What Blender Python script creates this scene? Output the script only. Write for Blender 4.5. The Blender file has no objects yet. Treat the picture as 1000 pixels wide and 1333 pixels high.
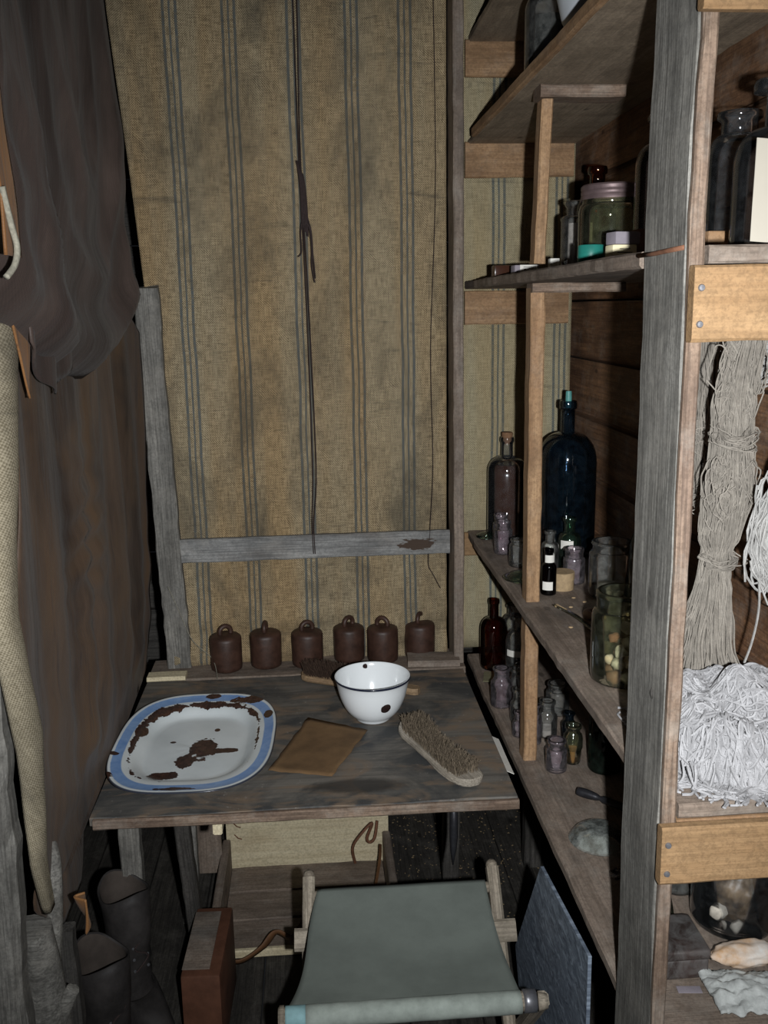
import bpy, math, random
from mathutils import Vector, Matrix, noise
R = random.Random(7)
S = bpy.context.scene
COL = S.collection
PI = math.pi

# ---------------------------------------------------------------- camera, light, exposure
cam = bpy.data.objects.new('camera', bpy.data.cameras.new('camera')); COL.objects.link(cam)
rot = Matrix((
    (0.996843698515079, 0.03195861026800835, -0.07267247044456293),
    (-0.0777664341709429, 0.2089481968633415, -0.974829745516567),
    (-0.01596942225362982, 0.9774043678321147, 0.21077400052091208)))
cam.matrix_world = Matrix.Translation((0, 0, 1.6)) @ rot.to_4x4()
cam.data.sensor_fit = 'VERTICAL'; cam.data.sensor_height = 36; cam.data.lens = 33.515
cam.data.clip_start = 0.02
S.camera = cam
S.view_settings.view_transform = 'Standard'; S.view_settings.look = 'None'
S.view_settings.gamma = 1; S.view_settings.use_curve_mapping = False
S.view_settings.exposure = 0.5
S.cycles.transparent_max_bounces = 48
w = bpy.data.worlds.new('world'); S.world = w; w.use_nodes = True
w.node_tree.nodes['Background'].inputs[0].default_value = (0.55, 0.6, 0.7, 1)
w.node_tree.nodes['Background'].inputs[1].default_value = 0.012
fl = bpy.data.lights.new('camera_flash', 'SPOT'); fl.energy = 120; fl.spot_size = math.radians(90); fl.spot_blend = 1.0
fl.shadow_soft_size = 0.012; fl.color = (0.95, 0.975, 1.0)
flash = bpy.data.objects.new('camera_flash', fl); COL.objects.link(flash)
flash.matrix_world = Matrix.Translation((0.085, -0.007, 1.578)) @ Matrix.Rotation(math.radians(0), 4, 'Z') @ Matrix.Rotation(math.radians(2.0), 4, 'X') @ rot.to_4x4()

# ---------------------------------------------------------------- node helper
class NT:
    def __init__(s, name, rough=0.7):
        s.m = bpy.data.materials.new(name); s.m.use_nodes = True
        s.t = s.m.node_tree; s.b = s.t.nodes['Principled BSDF']; s.out = s.t.nodes['Material Output']
        s.b.inputs['Roughness'].default_value = rough
        s.b.inputs['Specular IOR Level'].default_value = 0.3
    def n(s, typ, ins=None, **kw):
        nd = s.t.nodes.new(typ)
        for k, v in kw.items(): setattr(nd, k, v)
        for k, v in (ins or {}).items(): s.put(nd.inputs[k], v)
        return nd
    def put(s, sock, v):
        if isinstance(v, bpy.types.NodeSocket): s.t.links.new(v, sock)
        elif isinstance(v, (tuple, list)):
            n = len(sock.default_value); v = tuple(v)
            sock.default_value = (v + (1,))[:n] if len(v) < n else v[:n]
        else: sock.default_value = v
    def math(s, op, a, b=0.0, clamp=False):
        nd = s.n('ShaderNodeMath', {0: a, 1: b}, operation=op); nd.use_clamp = clamp; return nd.outputs[0]
    def coord(s, kind='Object', scale=(1, 1, 1), loc=(0, 0, 0), rnd=True):
        v = s.n('ShaderNodeTexCoord').outputs[kind]
        if rnd:
            r = s.n('ShaderNodeObjectInfo').outputs['Random']
            a = s.n('ShaderNodeVectorMath', {0: r, 1: (37., 53., 71.)}, operation='MULTIPLY').outputs[0]
            v = s.n('ShaderNodeVectorMath', {0: v, 1: a}, operation='ADD').outputs[0]
        return s.n('ShaderNodeMapping', {'Vector': v, 'Scale': scale, 'Location': loc}).outputs[0]
    def noise(s, vec, scale=1, detail=4, rough=0.55, dist=0.0):
        return s.n('ShaderNodeTexNoise', {'Vector': vec, 'Scale': scale, 'Detail': detail, 'Roughness': rough, 'Distortion': dist}).outputs[0]
    def ramp(s, fac, *stops):
        nd = s.n('ShaderNodeValToRGB', {0: fac}); e = nd.color_ramp.elements
        while len(e) < len(stops): e.new(0.5)
        for i, (p, c) in enumerate(stops):
            e[i].position = p
            e[i].color = (c, c, c, 1) if not isinstance(c, (tuple, list)) else tuple(c) + (1,)
        return nd.outputs[0]
    def mix(s, f, a, b, mode='MIX'):
        nd = s.n('ShaderNodeMix', data_type='RGBA', blend_type=mode)
        s.put(nd.inputs[0], f); s.put(nd.inputs[6], a); s.put(nd.inputs[7], b); return nd.outputs[2]
    def bump(s, h, strength=0.3, dist=0.002):
        nd = s.n('ShaderNodeBump', {'Height': h, 'Strength': strength, 'Distance': dist})
        s.t.links.new(nd.outputs[0], s.b.inputs['Normal'])
    def fin(s, col=None, rough=None):
        if col is not None: s.put(s.b.inputs['Base Color'], col)
        if rough is not None: s.put(s.b.inputs['Roughness'], rough)
        return s.m

def wood(name, dark, light, stain=(0.03, 0.025, 0.02), st=0.35, fine=1.0, rough=0.75, dust=0.0, knots=True, cracks=0.6, grime=0.55):
    s = NT(name, rough)
    c = s.coord()
    g = s.noise(s.n('ShaderNodeMapping', {'Vector': c, 'Scale': (2.2, 38 * fine, 38 * fine)}).outputs[0], 1.6, 6, 0.62, 0.6)
    g2 = s.noise(s.n('ShaderNodeMapping', {'Vector': c, 'Scale': (6, 220 * fine, 220 * fine)}).outputs[0], 1.3, 3, 0.6)
    col = s.mix(s.ramp(g, (0.3, 0), (0.7, 1)), dark, light)
    col = s.mix(s.math('MULTIPLY', s.ramp(g2, (0.38, 1), (0.55, 0)), cracks), col, tuple(x * 0.35 for x in dark))
    big = s.noise(s.n('ShaderNodeMapping', {'Vector': c, 'Scale': (3, 9, 9)}).outputs[0], 1.5, 5, 0.6)
    col = s.mix(s.math('MULTIPLY', s.ramp(big, (0.5, 0), (0.72, 1)), st), col, stain)
    if knots:
        v = s.n('ShaderNodeTexVoronoi', {'Vector': s.n('ShaderNodeMapping', {'Vector': c, 'Scale': (2.6, 5.5, 5.5)}).outputs[0], 'Scale': 1.6, 'Randomness': 1.0})
        k = s.ramp(v.outputs['Distance'], (0.045, 1), (0.075, 0))
        col = s.mix(s.math('MULTIPLY', k, 0.85), col, tuple(x * 0.3 for x in dark))
    gr = s.noise(s.n('ShaderNodeMapping', {'Vector': c, 'Scale': (0.5, 1, 1)}).outputs[0], 16, 7, 0.72, 0.4)
    col = s.mix(s.ramp(gr, (0.36, grime), (0.56, 0)), col, tuple(x * 0.45 for x in dark))
    fn = s.noise(c, 150, 4, 0.8)
    col = s.mix(s.ramp(fn, (0.4, 0.4), (0.55, 0)), col, tuple(x * 0.4 for x in dark))
    if dust:
        d = s.noise(c, 11, 8, 0.75)
        col = s.mix(s.math('MULTIPLY', s.ramp(d, (0.5, 0), (0.68, 1)), dust), col, (0.42, 0.39, 0.34))
    s.bump(s.math('ADD', g, g2), 0.45, 0.0015)
    return s.fin(col)

M = {}
M['grey'] = wood('grey_weathered_wood', (0.15, 0.143, 0.128), (0.29, 0.278, 0.25), st=0.45, dust=0.25)
M['grey2'] = wood('pale_grey_rail_wood', (0.2, 0.2, 0.195), (0.36, 0.355, 0.34), stain=(0.1, 0.07, 0.05), st=0.6, dust=0.3)
M['darkgrey'] = wood('dark_grey_wood', (0.05, 0.047, 0.042), (0.12, 0.11, 0.1), st=0.4)
M['orange'] = wood('orange_pine', (0.28, 0.16, 0.08), (0.45, 0.285, 0.155), stain=(0.2, 0.1, 0.05), st=0.45, dust=0.12, cracks=0.3)
M['pine'] = wood('pale_orange_pine', (0.25, 0.15, 0.072), (0.34, 0.215, 0.11), stain=(0.24, 0.13, 0.055), st=0.4, cracks=0.2, grime=0.3)
M['cream'] = wood('cream_pine', (0.60, 0.51, 0.33), (0.78, 0.69, 0.48), stain=(0.34, 0.23, 0.12), st=0.3, cracks=0.15, grime=0.15)
M['shelf'] = wood('dusty_shelf_wood', (0.19, 0.145, 0.112), (0.31, 0.245, 0.195), stain=(0.07, 0.065, 0.06), st=0.7, dust=0.25, cracks=0.3)
M['under'] = wood('planed_tan_board', (0.26, 0.2, 0.14), (0.38, 0.3, 0.215), stain=(0.2, 0.15, 0.1), st=0.5, fine=0.7, cracks=0.2)
M['brownwood'] = wood('rough_brown_wood', (0.15, 0.10, 0.07), (0.30, 0.215, 0.155), stain=(0.08, 0.05, 0.04), st=0.5, dust=0.25)
M['stool'] = wood('pale_stool_wood', (0.3, 0.25, 0.19), (0.46, 0.4, 0.31), stain=(0.1, 0.07, 0.05), st=0.5, dust=0.1, knots=False)
M['wallwood'] = wood('red_brown_wall_planks', (0.13, 0.065, 0.035), (0.34, 0.18, 0.09), stain=(0.05, 0.025, 0.015), st=0.5, dust=0.22, cracks=0.4)
M['floor'] = wood('dark_dirty_floor_boards', (0.035, 0.032, 0.028), (0.085, 0.077, 0.066), st=0.4, dust=0.1)
M['brush'] = wood('scrubbed_brush_wood', (0.38, 0.33, 0.26), (0.56, 0.5, 0.42), st=0.2, knots=False)
M['brush2'] = wood('warm_brush_wood', (0.32, 0.21, 0.12), (0.48, 0.34, 0.2), st=0.3, knots=False)

def table_mat():
    s = NT('stained_table_board', 0.62); c = s.coord(rnd=False)
    g = s.noise(s.n('ShaderNodeMapping', {'Vector': c, 'Scale': (2.2, 40, 40)}).outputs[0], 1.6, 5, 0.6, 0.5)
    col = s.mix(s.ramp(g, (0.3, 0), (0.7, 1)), (0.085, 0.078, 0.068), (0.185, 0.17, 0.148))
    a = s.noise(c, 4.2, 5, 0.6, 1.0)
    col = s.mix(s.ramp(a, (0.40, 0.9), (0.56, 0)), col, (0.045, 0.048, 0.05))
    b = s.noise(s.n('ShaderNodeMapping', {'Vector': c, 'Scale': (1, 2, 1), 'Location': (3, 1, 2)}).outputs[0], 5, 4, 0.6, 1.5)
    col = s.mix(s.ramp(b, (0.48, 0), (0.64, 0.85)), col, (0.20, 0.145, 0.10))
    d = s.noise(c, 60, 5, 0.75)
    col = s.mix(s.ramp(d, (0.62, 0), (0.72, 0.45)), col, (0.4, 0.38, 0.34))
    # dark spill near the front edge (in the board's own frame)
    sep = s.n('ShaderNodeSeparateXYZ', {0: c})
    dx = s.math('MULTIPLY', s.math('SUBTRACT', sep.outputs[0], 0.1), 8.0); dy = s.math('MULTIPLY', s.math('SUBTRACT', sep.outputs[1], -0.26), 26.0)
    rr = s.math('SQRT', s.math('ADD', s.math('MULTIPLY', dx, dx), s.math('MULTIPLY', dy, dy)))
    rr = s.math('ADD', rr, s.math('MULTIPLY', s.math('SUBTRACT', a, 0.5), 1.6))
    col = s.mix(s.ramp(rr, (0.6, 0.75), (1.1, 0)), col, (0.022, 0.02, 0.018))
    s.bump(s.math('ADD', g, d), 0.35, 0.001)
    return s.fin(col)
M['table'] = table_mat()

def plain(name, col, rough=0.6, var=0.25, scale=25, metal=0.0, spec=0.3, bump=0.25, col2=None):
    s = NT(name, rough); c = s.coord()
    n = s.noise(c, scale, 6, 0.65)
    c2 = col2 or tuple(x * (1 - var) for x in col)
    s.b.inputs['Metallic'].default_value = metal
    s.b.inputs['Specular IOR Level'].default_value = spec
    s.bump(n, bump, 0.0015)
    return s.fin(s.mix(s.ramp(n, (0.35, 0), (0.65, 1)), c2, col))

def burlap(name, stripes=(), c1=(0.10, 0.076, 0.044), c2=(0.43, 0.350, 0.222), dirt=0.7):
    s = NT(name, 0.9); uv = s.n('ShaderNodeUVMap').outputs[0]
    sep = s.n('ShaderNodeSeparateXYZ', {0: uv}); u, v = sep.outputs[0], sep.outputs[1]
    def mp(sc): return s.n('ShaderNodeMapping', {'Vector': uv, 'Scale': sc}).outputs[0]
    wob = s.math('MULTIPLY', s.noise(uv, 9, 3), 0.02)
    tu = s.math('SINE', s.math('MULTIPLY', s.math('ADD', u, wob), 2 * PI / 0.0052))
    tv = s.math('SINE', s.math('MULTIPLY', s.math('ADD', v, wob), 2 * PI / 0.0052))
    weave = s.math('MULTIPLY', tu, tv)
    slu = s.noise(mp((34, 360, 1)), 1, 4, 0.7); slv = s.noise(mp((360, 28, 1)), 1, 4, 0.7)
    sl = s.math('ADD', s.math('MULTIPLY', slu, 0.5), s.math('MULTIPLY', slv, 0.5))
    sl = s.math('ADD', sl, s.math('MULTIPLY', weave, 0.16))
    col = s.mix(s.ramp(sl, (0.38, 0), (0.62, 1)), c1, c2)
    if stripes:
        d = None
        for x in stripes:
            a = s.math('ABSOLUTE', s.math('SUBTRACT', s.math('ADD', u, s.math('MULTIPLY', s.noise(mp((1, 3, 1)), 1, 2), 0.012)), x + 0.006))
            d = a if d is None else s.math('MINIMUM', d, a)
        m = s.ramp(s.math('MULTIPLY', d, 40.0), (0.0, 0.9), (0.07, 0.9), (0.12, 0), (0.42, 0), (0.47, 0.9), (0.68, 0.9), (0.74, 0))
        m = s.math('MULTIPLY', m, s.ramp(s.math('ADD', slu, s.math('MULTIPLY', weave, 0.1)), (0.3, 0.15), (0.55, 0.95)))
        col = s.mix(m, col, (0.05, 0.075, 0.09))
        warm = s.ramp(s.noise(mp((9, 0.5, 1)), 1.0, 3, 0.5), (0.42, 0), (0.62, 0.7))
        col = s.mix(warm, col, s.mix(1.0, col, (1.0, 0.82, 0.62), 'MULTIPLY'))
    st = s.noise(mp((1, 0.6, 1)), 5, 6, 0.65, 0.8)
    col = s.mix(s.math('MULTIPLY', s.ramp(st, (0.48, 0), (0.7, 1)), dirt), col, (0.06, 0.052, 0.038))
    st2 = s.noise(mp((2.2, 14, 1)), 3, 4, 0.7, 1.0)
    col = s.mix(s.ramp(st2, (0.6, 0), (0.75, 0.5)), col, (0.05, 0.045, 0.035))
    s.bump(sl, 0.7, 0.002)
    return s.fin(col)
M['burlap'] = burlap('striped_burlap', (-0.301, -0.166, -0.014, 0.124, 0.252))
M['burlap_r'] = burlap('striped_burlap_panel', (0.495, 0.66), (0.20, 0.175, 0.11), (0.42, 0.375, 0.25), 0.3)
M['sack'] = burlap('pale_sacking', (), (0.15, 0.125, 0.08), (0.34, 0.295, 0.21), 0.7)

def hide(name, base, hi, streak, patch=0.5):
    s = NT(name, 0.55); uv = s.n('ShaderNodeUVMap').outputs[0]
    def mp(sc, l=(0, 0, 0)): return s.n('ShaderNodeMapping', {'Vector': uv, 'Scale': sc, 'Location': l}).outputs[0]
    a = s.noise(mp((7, 1.6, 1)), 1, 6, 0.6, 0.9); b = s.noise(mp((30, 3.5, 1), (4, 2, 0)), 1, 5, 0.65, 1.2)
    c = s.noise(mp((3, 3, 1), (9, 5, 0)), 1, 4, 0.6, 0.6)
    col = s.mix(s.ramp(a, (0.38, 0), (0.68, 1)), base, hi)
    col = s.mix(s.ramp(c, (0.42, 0), (0.62, patch)), col, streak)
    col = s.mix(s.ramp(b, (0.56, 0), (0.72, 0.8)), col, (0.03, 0.021, 0.019))
    wv = s.math('MULTIPLY', s.math('SINE', s.math('MULTIPLY', s.n('ShaderNodeSeparateXYZ', {0: uv}).outputs[0], 1500.)),
                s.math('SINE', s.math('MULTIPLY', s.n('ShaderNodeSeparateXYZ', {0: uv}).outputs[1], 1500.)))
    col = s.mix(s.math('MULTIPLY', s.ramp(wv, (0.3, 0), (0.9, 1)), 0.22), col, hi)
    s.b.inputs['Specular IOR Level'].default_value = 0.25
    s.b.inputs['Sheen Weight'].default_value = 0.04
    s.bump(s.math('ADD', s.math('MULTIPLY', b, 0.5), s.math('MULTIPLY', wv, 0.015)), 0.9, 0.006)
    return s.fin(col)
M['hide'] = hide('brown_greased_canvas', (0.026, 0.015, 0.010), (0.10, 0.066, 0.045), (0.105, 0.060, 0.029), 0.75)
M['swag'] = hide('grey_brown_greased_canvas', (0.026, 0.018, 0.015), (0.095, 0.068, 0.057), (0.028, 0.019, 0.016), 0.6)
M['hem'] = hide('orange_brown_hide', (0.20, 0.09, 0.03), (0.27, 0.135, 0.05), (0.10, 0.045, 0.02), 0.5)

def rgba(c): return tuple(c) + (1,)
def glass(name, tint, dirt=0.06, edge=0.35, dcol=(0.55, 0.55, 0.52), ior=1.5, gl=1.0):
    s = NT(name); t = s.t
    tr = s.n('ShaderNodeBsdfTransparent', {0: rgba(tint)}).outputs[0]
    gs = s.n('ShaderNodeBsdfGlossy', {'Color': (gl, gl, gl, 1), 'Roughness': 0.06}).outputs[0]
    df = s.n('ShaderNodeBsdfDiffuse', {0: rgba(dcol)}).outputs[0]
    fr = s.n('ShaderNodeFresnel', {0: ior}).outputs[0]
    lw = s.n('ShaderNodeLayerWeight', {0: 0.35}).outputs['Facing']
    nz = s.noise(s.coord(), 55, 5, 0.7)
    dd = s.math('ADD', s.math('MULTIPLY', s.ramp(nz, (0.4, 0.2), (0.7, 1)), dirt), s.math('MULTIPLY', s.math('POWER', lw, 3.0), edge), clamp=True)
    m1 = s.n('ShaderNodeMixShader', {0: dd, 1: tr, 2: df}).outputs[0]
    m2 = s.n('ShaderNodeMixShader', {0: fr, 1: m1, 2: gs}).outputs[0]
    t.links.new(m2, s.out.inputs[0]); return s.m
M['g_clear'] = glass('dusty_clear_glass', (0.95, 0.955, 0.95), 0.10, 0.22)
M['g_purple'] = glass('sun_purpled_glass', (0.93, 0.89, 0.91), 0.17, 0.25, (0.5, 0.45, 0.48))
M['g_clean'] = glass('clean_clear_glass', (0.93, 0.94, 0.95), 0.035, 0.2, (0.45, 0.48, 0.5))
M['g_frost'] = glass('frosted_dusty_glass', (0.9, 0.92, 0.9), 0.5, 0.4, (0.42, 0.45, 0.42))
M['g_green'] = glass('bottle_green_glass', (0.66, 0.78, 0.70), 0.08, 0.15, (0.12, 0.2, 0.15))
M['g_dkgreen'] = glass('deep_green_glass', (0.08, 0.13, 0.09), 0.25, 0.1, (0.035, 0.06, 0.045), gl=0.4)
M['g_amber'] = glass('amber_glass', (0.66, 0.34, 0.2), 0.03, 0.05, (0.15, 0.04, 0.02))
M['g_blue'] = glass('dark_blue_glass', (0.47, 0.55, 0.62), 0.08, 0.08, (0.05, 0.09, 0.13))
M['g_olive'] = glass('pale_olive_glass', (0.93, 0.94, 0.86), 0.05, 0.14, (0.4, 0.42, 0.28))
M['g_black'] = glass('black_brown_glass', (0.04, 0.02, 0.03), 0.03, 0.03, (0.02, 0.01, 0.02))

def enamel_mat():
    s = NT('chipped_white_blue_enamel', 0.22); s.b.inputs['Specular IOR Level'].default_value = 0.5
    uv = s.n('ShaderNodeUVMap').outputs[0]; q = s.n('ShaderNodeSeparateXYZ', {0: uv}).outputs[0]
    o = s.coord(rnd=False); sp = s.n('ShaderNodeSeparateXYZ', {0: o})
    n = s.noise(o, 26, 6, 0.65, 0.5); n2 = s.noise(o, 90, 5, 0.7)
    white = s.mix(s.ramp(s.noise(o, 7, 4), (0.4, 0), (0.7, 1)), (0.70, 0.75, 0.76), (0.58, 0.63, 0.64))
    band = s.ramp(s.math('ADD', q, s.math('MULTIPLY', s.math('SUBTRACT', n, 0.5), 0.02)), (0.0, 0), (0.835, 0), (0.845, 1), (0.95, 1), (0.96, 0))
    col = s.mix(band, white, s.mix(s.ramp(n, (0.35, 0), (0.7, 1)), (0.15, 0.28, 0.55), (0.26, 0.40, 0.64)))
    col = s.mix(s.ramp(q, (0.98, 0), (0.99, 1)), col, (0.03, 0.035, 0.05))
    rust = s.mix(s.ramp(n2, (0.4, 0), (0.65, 1)), (0.028, 0.014, 0.011), (0.075, 0.035, 0.025))
    # ring of chipped enamel where the well turns into the rim, worst on the far side
    ringd = s.math('ABSOLUTE', s.math('SUBTRACT', q, 0.77))
    bias = s.math('ADD', s.math('MULTIPLY', s.math('ADD', sp.outputs[1], s.math('MULTIPLY', sp.outputs[0], -0.9)), 0.16), 0.008)
    ring = s.math('LESS_THAN', ringd, s.math('ADD', s.math('MULTIPLY', s.math('SUBTRACT', n, 0.47), 0.22), bias))
    col = s.mix(ring, col, rust)
    def blob(cx, cy, rx, ry, k=0.9):
        dx = s.math('DIVIDE', s.math('SUBTRACT', sp.outputs[0], cx), rx); dy = s.math('DIVIDE', s.math('SUBTRACT', sp.outputs[1], cy), ry)
        d = s.math('SQRT', s.math('ADD', s.math('MULTIPLY', dx, dx), s.math('MULTIPLY', dy, dy)))
        return s.math('LESS_THAN', s.math('ADD', d, s.math('MULTIPLY', s.math('SUBTRACT', n, 0.5), 2.2 * k)), 0.9)
    for b in ((0.015, -0.005, 0.032, 0.052), (0.055, -0.018, 0.045, 0.014, 0.4), (-0.012, -0.06, 0.024, 0.034, 1.2), (-0.05, -0.125, 0.035, 0.02, 1.0),
              (0.035, 0.085, 0.007, 0.009, 0.5), (-0.055, 0.03, 0.008, 0.006, 0.4), (0.148, 0.115, 0.012, 0.022, 0.5), (0.10, 0.2, 0.045, 0.02, 0.8),
              (-0.162, -0.06, 0.012, 0.01, 0.5), (-0.16, -0.165, 0.02, 0.02, 0.9), (0.01, 0.225, 0.02, 0.012, 0.6), (-0.01, -0.222, 0.05, 0.008, 0.9), (-0.12, 0.06, 0.006, 0.02, 0.8)):
        col = s.mix(blob(*b), col, rust)
    return s.fin(col)
def bowl_mat():
    s = NT('white_enamel_with_chips', 0.16); s.b.inputs['Specular IOR Level'].default_value = 0.55
    o = s.coord(rnd=False); sp = s.n('ShaderNodeSeparateXYZ', {0: o}); n = s.noise(o, 60, 4)
    col = (0.80, 0.83, 0.84)
    for (x, y, z, r) in ((0.026, -0.0700, 0.052, 0.0125), (-0.012, 0.067, 0.062, 0.006), (-0.012, 0.083, 0.097, 0.006)):
        d = s.n('ShaderNodeVectorMath', {0: o, 1: (x, y, z)}, operation='DISTANCE').outputs['Value']
        d = s.math('ADD', d, s.math('MULTIPLY', s.math('SUBTRACT', n, 0.5), 0.006))
        col = s.mix(s.math('LESS_THAN', d, r), col, (0.025, 0.013, 0.012))
    uv = s.n('ShaderNodeUVMap').outputs[0]; q = s.n('ShaderNodeSeparateXYZ', {0: uv}).outputs[1]
    col = s.mix(s.ramp(s.math('ABSOLUTE', s.math('SUBTRACT', q, 0.5)), (0.05, 1), (0.056, 0)), col, (0.012, 0.016, 0.035))
    return s.fin(col)
M['enamel'] = enamel_mat(); M['bowl'] = bowl_mat()
M['iron'] = plain('rusted_cast_iron', (0.062, 0.03, 0.02), 0.5, 0.5, 40, 0.0, 0.4, 0.5)
M['paper_brown'] = plain('brown_sandpaper', (0.19, 0.112, 0.052), 0.9, 0.45, 9)
M['paper_white'] = plain('white_paper', (0.72, 0.7, 0.64), 0.9, 0.12, 30, bump=0.05)
M['card'] = plain('cream_card', (0.42, 0.385, 0.32), 0.9, 0.06, 12, bump=0.03)
M['bristle'] = plain('tan_bristles', (0.23, 0.18, 0.125), 0.9, 0.6, 160)
M['bristle2'] = plain('dark_brown_bristles', (0.07, 0.042, 0.028), 0.9, 0.5, 160)
M['string'] = plain('dark_string', (0.045, 0.03, 0.028), 0.8, 0.4, 200)
M['rope'] = plain('pale_rope', (0.3, 0.28, 0.22), 0.9, 0.4, 200)
def yarn(name, c, v=0.35):
    s = NT(name, 0.95); n = s.noise(s.coord(rnd=False), 60, 4, 0.7); n2 = s.noise(s.coord(rnd=False), 600, 2, 0.7)
    col = s.mix(s.ramp(n, (0.35, 0), (0.65, 1)), tuple(x * (1 - v) for x in c), c)
    return s.fin(s.mix(s.ramp(n2, (0.4, 0.35), (0.6, 0)), col, tuple(x * 0.5 for x in c)))
M['yarn'] = yarn('grey_natural_yarn', (0.30, 0.27, 0.23)); M['yarn2'] = yarn('pale_grey_yarn', (0.42, 0.41, 0.39)); M['yarn_w'] = yarn('white_cotton_waste', (0.40, 0.395, 0.40), 0.3)
M['canvas'] = plain('grey_green_canvas', (0.19, 0.215, 0.19), 0.85, 0.25, 7, bump=0.1)
M['canvas2'] = plain('faded_green_canvas_edge', (0.33, 0.37, 0.33), 0.8, 0.3, 30, bump=0.1)
M['canvas3'] = plain('turquoise_stained_canvas', (0.25, 0.42, 0.44), 0.8, 0.3, 30, bump=0.1)
M['leather'] = plain('black_worn_leather', (0.045, 0.040, 0.038), 0.65, 0.6, 16, bump=0.7, spec=0.35)
M['leather_in'] = plain('dusty_boot_lining', (0.075, 0.06, 0.05), 0.9, 0.4, 20)
M['strap'] = plain('brown_leather_strap', (0.15, 0.07, 0.03), 0.6, 0.4, 30)
def slate_mat():
    s = NT('grey_blue_scraped_metal', 0.5); c = s.coord(rnd=False)
    a = s.noise(s.n('ShaderNodeMapping', {'Vector': c, 'Scale': (1, 7, 18)}).outputs[0], 3, 7, 0.7, 1.6)
    col = s.mix(s.ramp(a, (0.35, 0), (0.52, 0.35), (0.7, 1)), (0.08, 0.10, 0.135), (0.42, 0.5, 0.6))
    s.bump(a, 0.2); return s.fin(col)
M['slate'] = slate_mat()
M['redbox'] = plain('red_brown_tin', (0.14, 0.06, 0.035), 0.6, 0.4, 18)
def tin_mat():
    s = NT('rusty_dark_tin', 0.4); s.b.inputs['Metallic'].default_value = 0.3; c = s.coord(rnd=False)
    a = s.noise(c, 30, 6, 0.65, 0.8); b = s.noise(c, 14, 4, 0.6)
    col = s.mix(s.ramp(a, (0.4, 0), (0.6, 1)), (0.05, 0.038, 0.034), (0.15, 0.145, 0.14))
    return s.fin(s.mix(s.ramp(b, (0.5, 0), (0.7, 0.5)), col, (0.07, 0.035, 0.028)))
M['tin'] = tin_mat()
M['zinc'] = plain('dull_zinc', (0.17, 0.12, 0.12), 0.45, 0.4, 40, 0.4)
M['steel'] = plain('dull_steel', (0.3, 0.3, 0.32), 0.4, 0.3, 60, 0.7)
M['darkmetal'] = plain('dark_metal', (0.035, 0.035, 0.04), 0.4, 0.3, 60, 0.5)
M['rustmetal'] = plain('rusty_iron', (0.2, 0.09, 0.05), 0.8, 0.4, 80)
M['cork'] = plain('cork', (0.24, 0.13, 0.07), 0.9, 0.4, 120)
M['teal'] = plain('teal_glazed', (0.02, 0.2, 0.16), 0.4, 0.3, 30)
M['tealstop'] = plain('pale_teal_stopper', (0.12, 0.36, 0.33), 0.4, 0.3, 60)
M['liq_brown'] = plain('dark_brown_liquid', (0.05, 0.02, 0.012), 0.2, 0.1, 3, bump=0, spec=0.5)
M['liq_dark'] = plain('black_liquid', (0.006, 0.008, 0.008), 0.2, 0.1, 3, bump=0, spec=0.5)
M['liq_amber'] = plain('amber_residue', (0.28, 0.14, 0.05), 0.4, 0.3, 60)
M['powder'] = plain('pale_powder', (0.42, 0.38, 0.35), 0.9, 0.3, 90)
M['shells'] = plain('pale_lumps', (0.55, 0.5, 0.42), 0.7, 0.35, 60)
M['shells2'] = plain('brown_lumps', (0.2, 0.11, 0.07), 0.7, 0.4, 60)
M['brown_cloth'] = plain('brown_crumpled_skin', (0.24, 0.165, 0.095), 0.45, 0.7, 30, spec=0.5, col2=(0.04, 0.025, 0.014))
M['rag'] = plain('grey_white_rag', (0.5, 0.52, 0.5), 0.9, 0.35, 60, bump=0.8)
M['bone'] = plain('white_bone', (0.72, 0.7, 0.66), 0.6, 0.4, 16, col2=(0.5, 0.3, 0.15))
M['pill'] = plain('straw_box', (0.42, 0.3, 0.17), 0.8, 0.3, 90)
M['pot'] = plain('grey_enamelled_basin', (0.5, 0.53, 0.56), 0.4, 0.2, 9, bump=0)
M['yellowlabel'] = plain('cream_yellow_box', (0.85, 0.76, 0.5), 0.8, 0.1, 60, bump=0)
M['mauve'] = plain('grey_mauve_lid', (0.28, 0.25, 0.28), 0.8, 0.2, 40)
M['grain'] = plain('golden_grain', (0.22, 0.16, 0.09), 0.8, 0.3, 500)
M['stone'] = plain('brown_ceramic', (0.3, 0.2, 0.13), 0.5, 0.3, 60)
M['ink'] = plain('black_ink', (0.03, 0.03, 0.03), 0.8, 0.1, 60, bump=0)
M['greencard'] = plain('grey_green_card', (0.18, 0.17, 0.1), 0.9, 0.2, 60)
M['plaster'] = plain('dark_planks_beyond', (0.04, 0.035, 0.03), 0.9, 0.4, 6)

# ---------------------------------------------------------------- object helpers
def wm(o):
    m = o.matrix_basis.copy()
    while o.parent: o = o.parent; m = o.matrix_basis @ m
    return m
def obj(name, vs, fs, mat, parent=None, W=None, local=False, smooth=False, uvs=None, mats=None, mi=None, ang=None):
    me = bpy.data.meshes.new(name); me.from_pydata([tuple(v) for v in vs], [], fs); me.validate(verbose=False)
    for m_ in (mats or [mat]): me.materials.append(m_)
    if mi: me.polygons.foreach_set('material_index', mi)
    if uvs is not None:
        l = me.uv_layers.new(name='UVMap')
        for lp in me.loops: l.data[lp.index].uv = uvs[lp.vertex_index]
    if smooth:
        me.polygons.foreach_set('use_smooth', [True] * len(me.polygons))
        if ang: me.set_sharp_from_angle(angle=math.radians(ang))
    me.update()
    o = bpy.data.objects.new(name, me); COL.objects.link(o)
    W = W or Matrix.Identity(4)
    if parent:
        o.parent = parent
        o.matrix_basis = W if local else wm(parent).inverted() @ W
    else: o.matrix_basis = W
    return o
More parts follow.
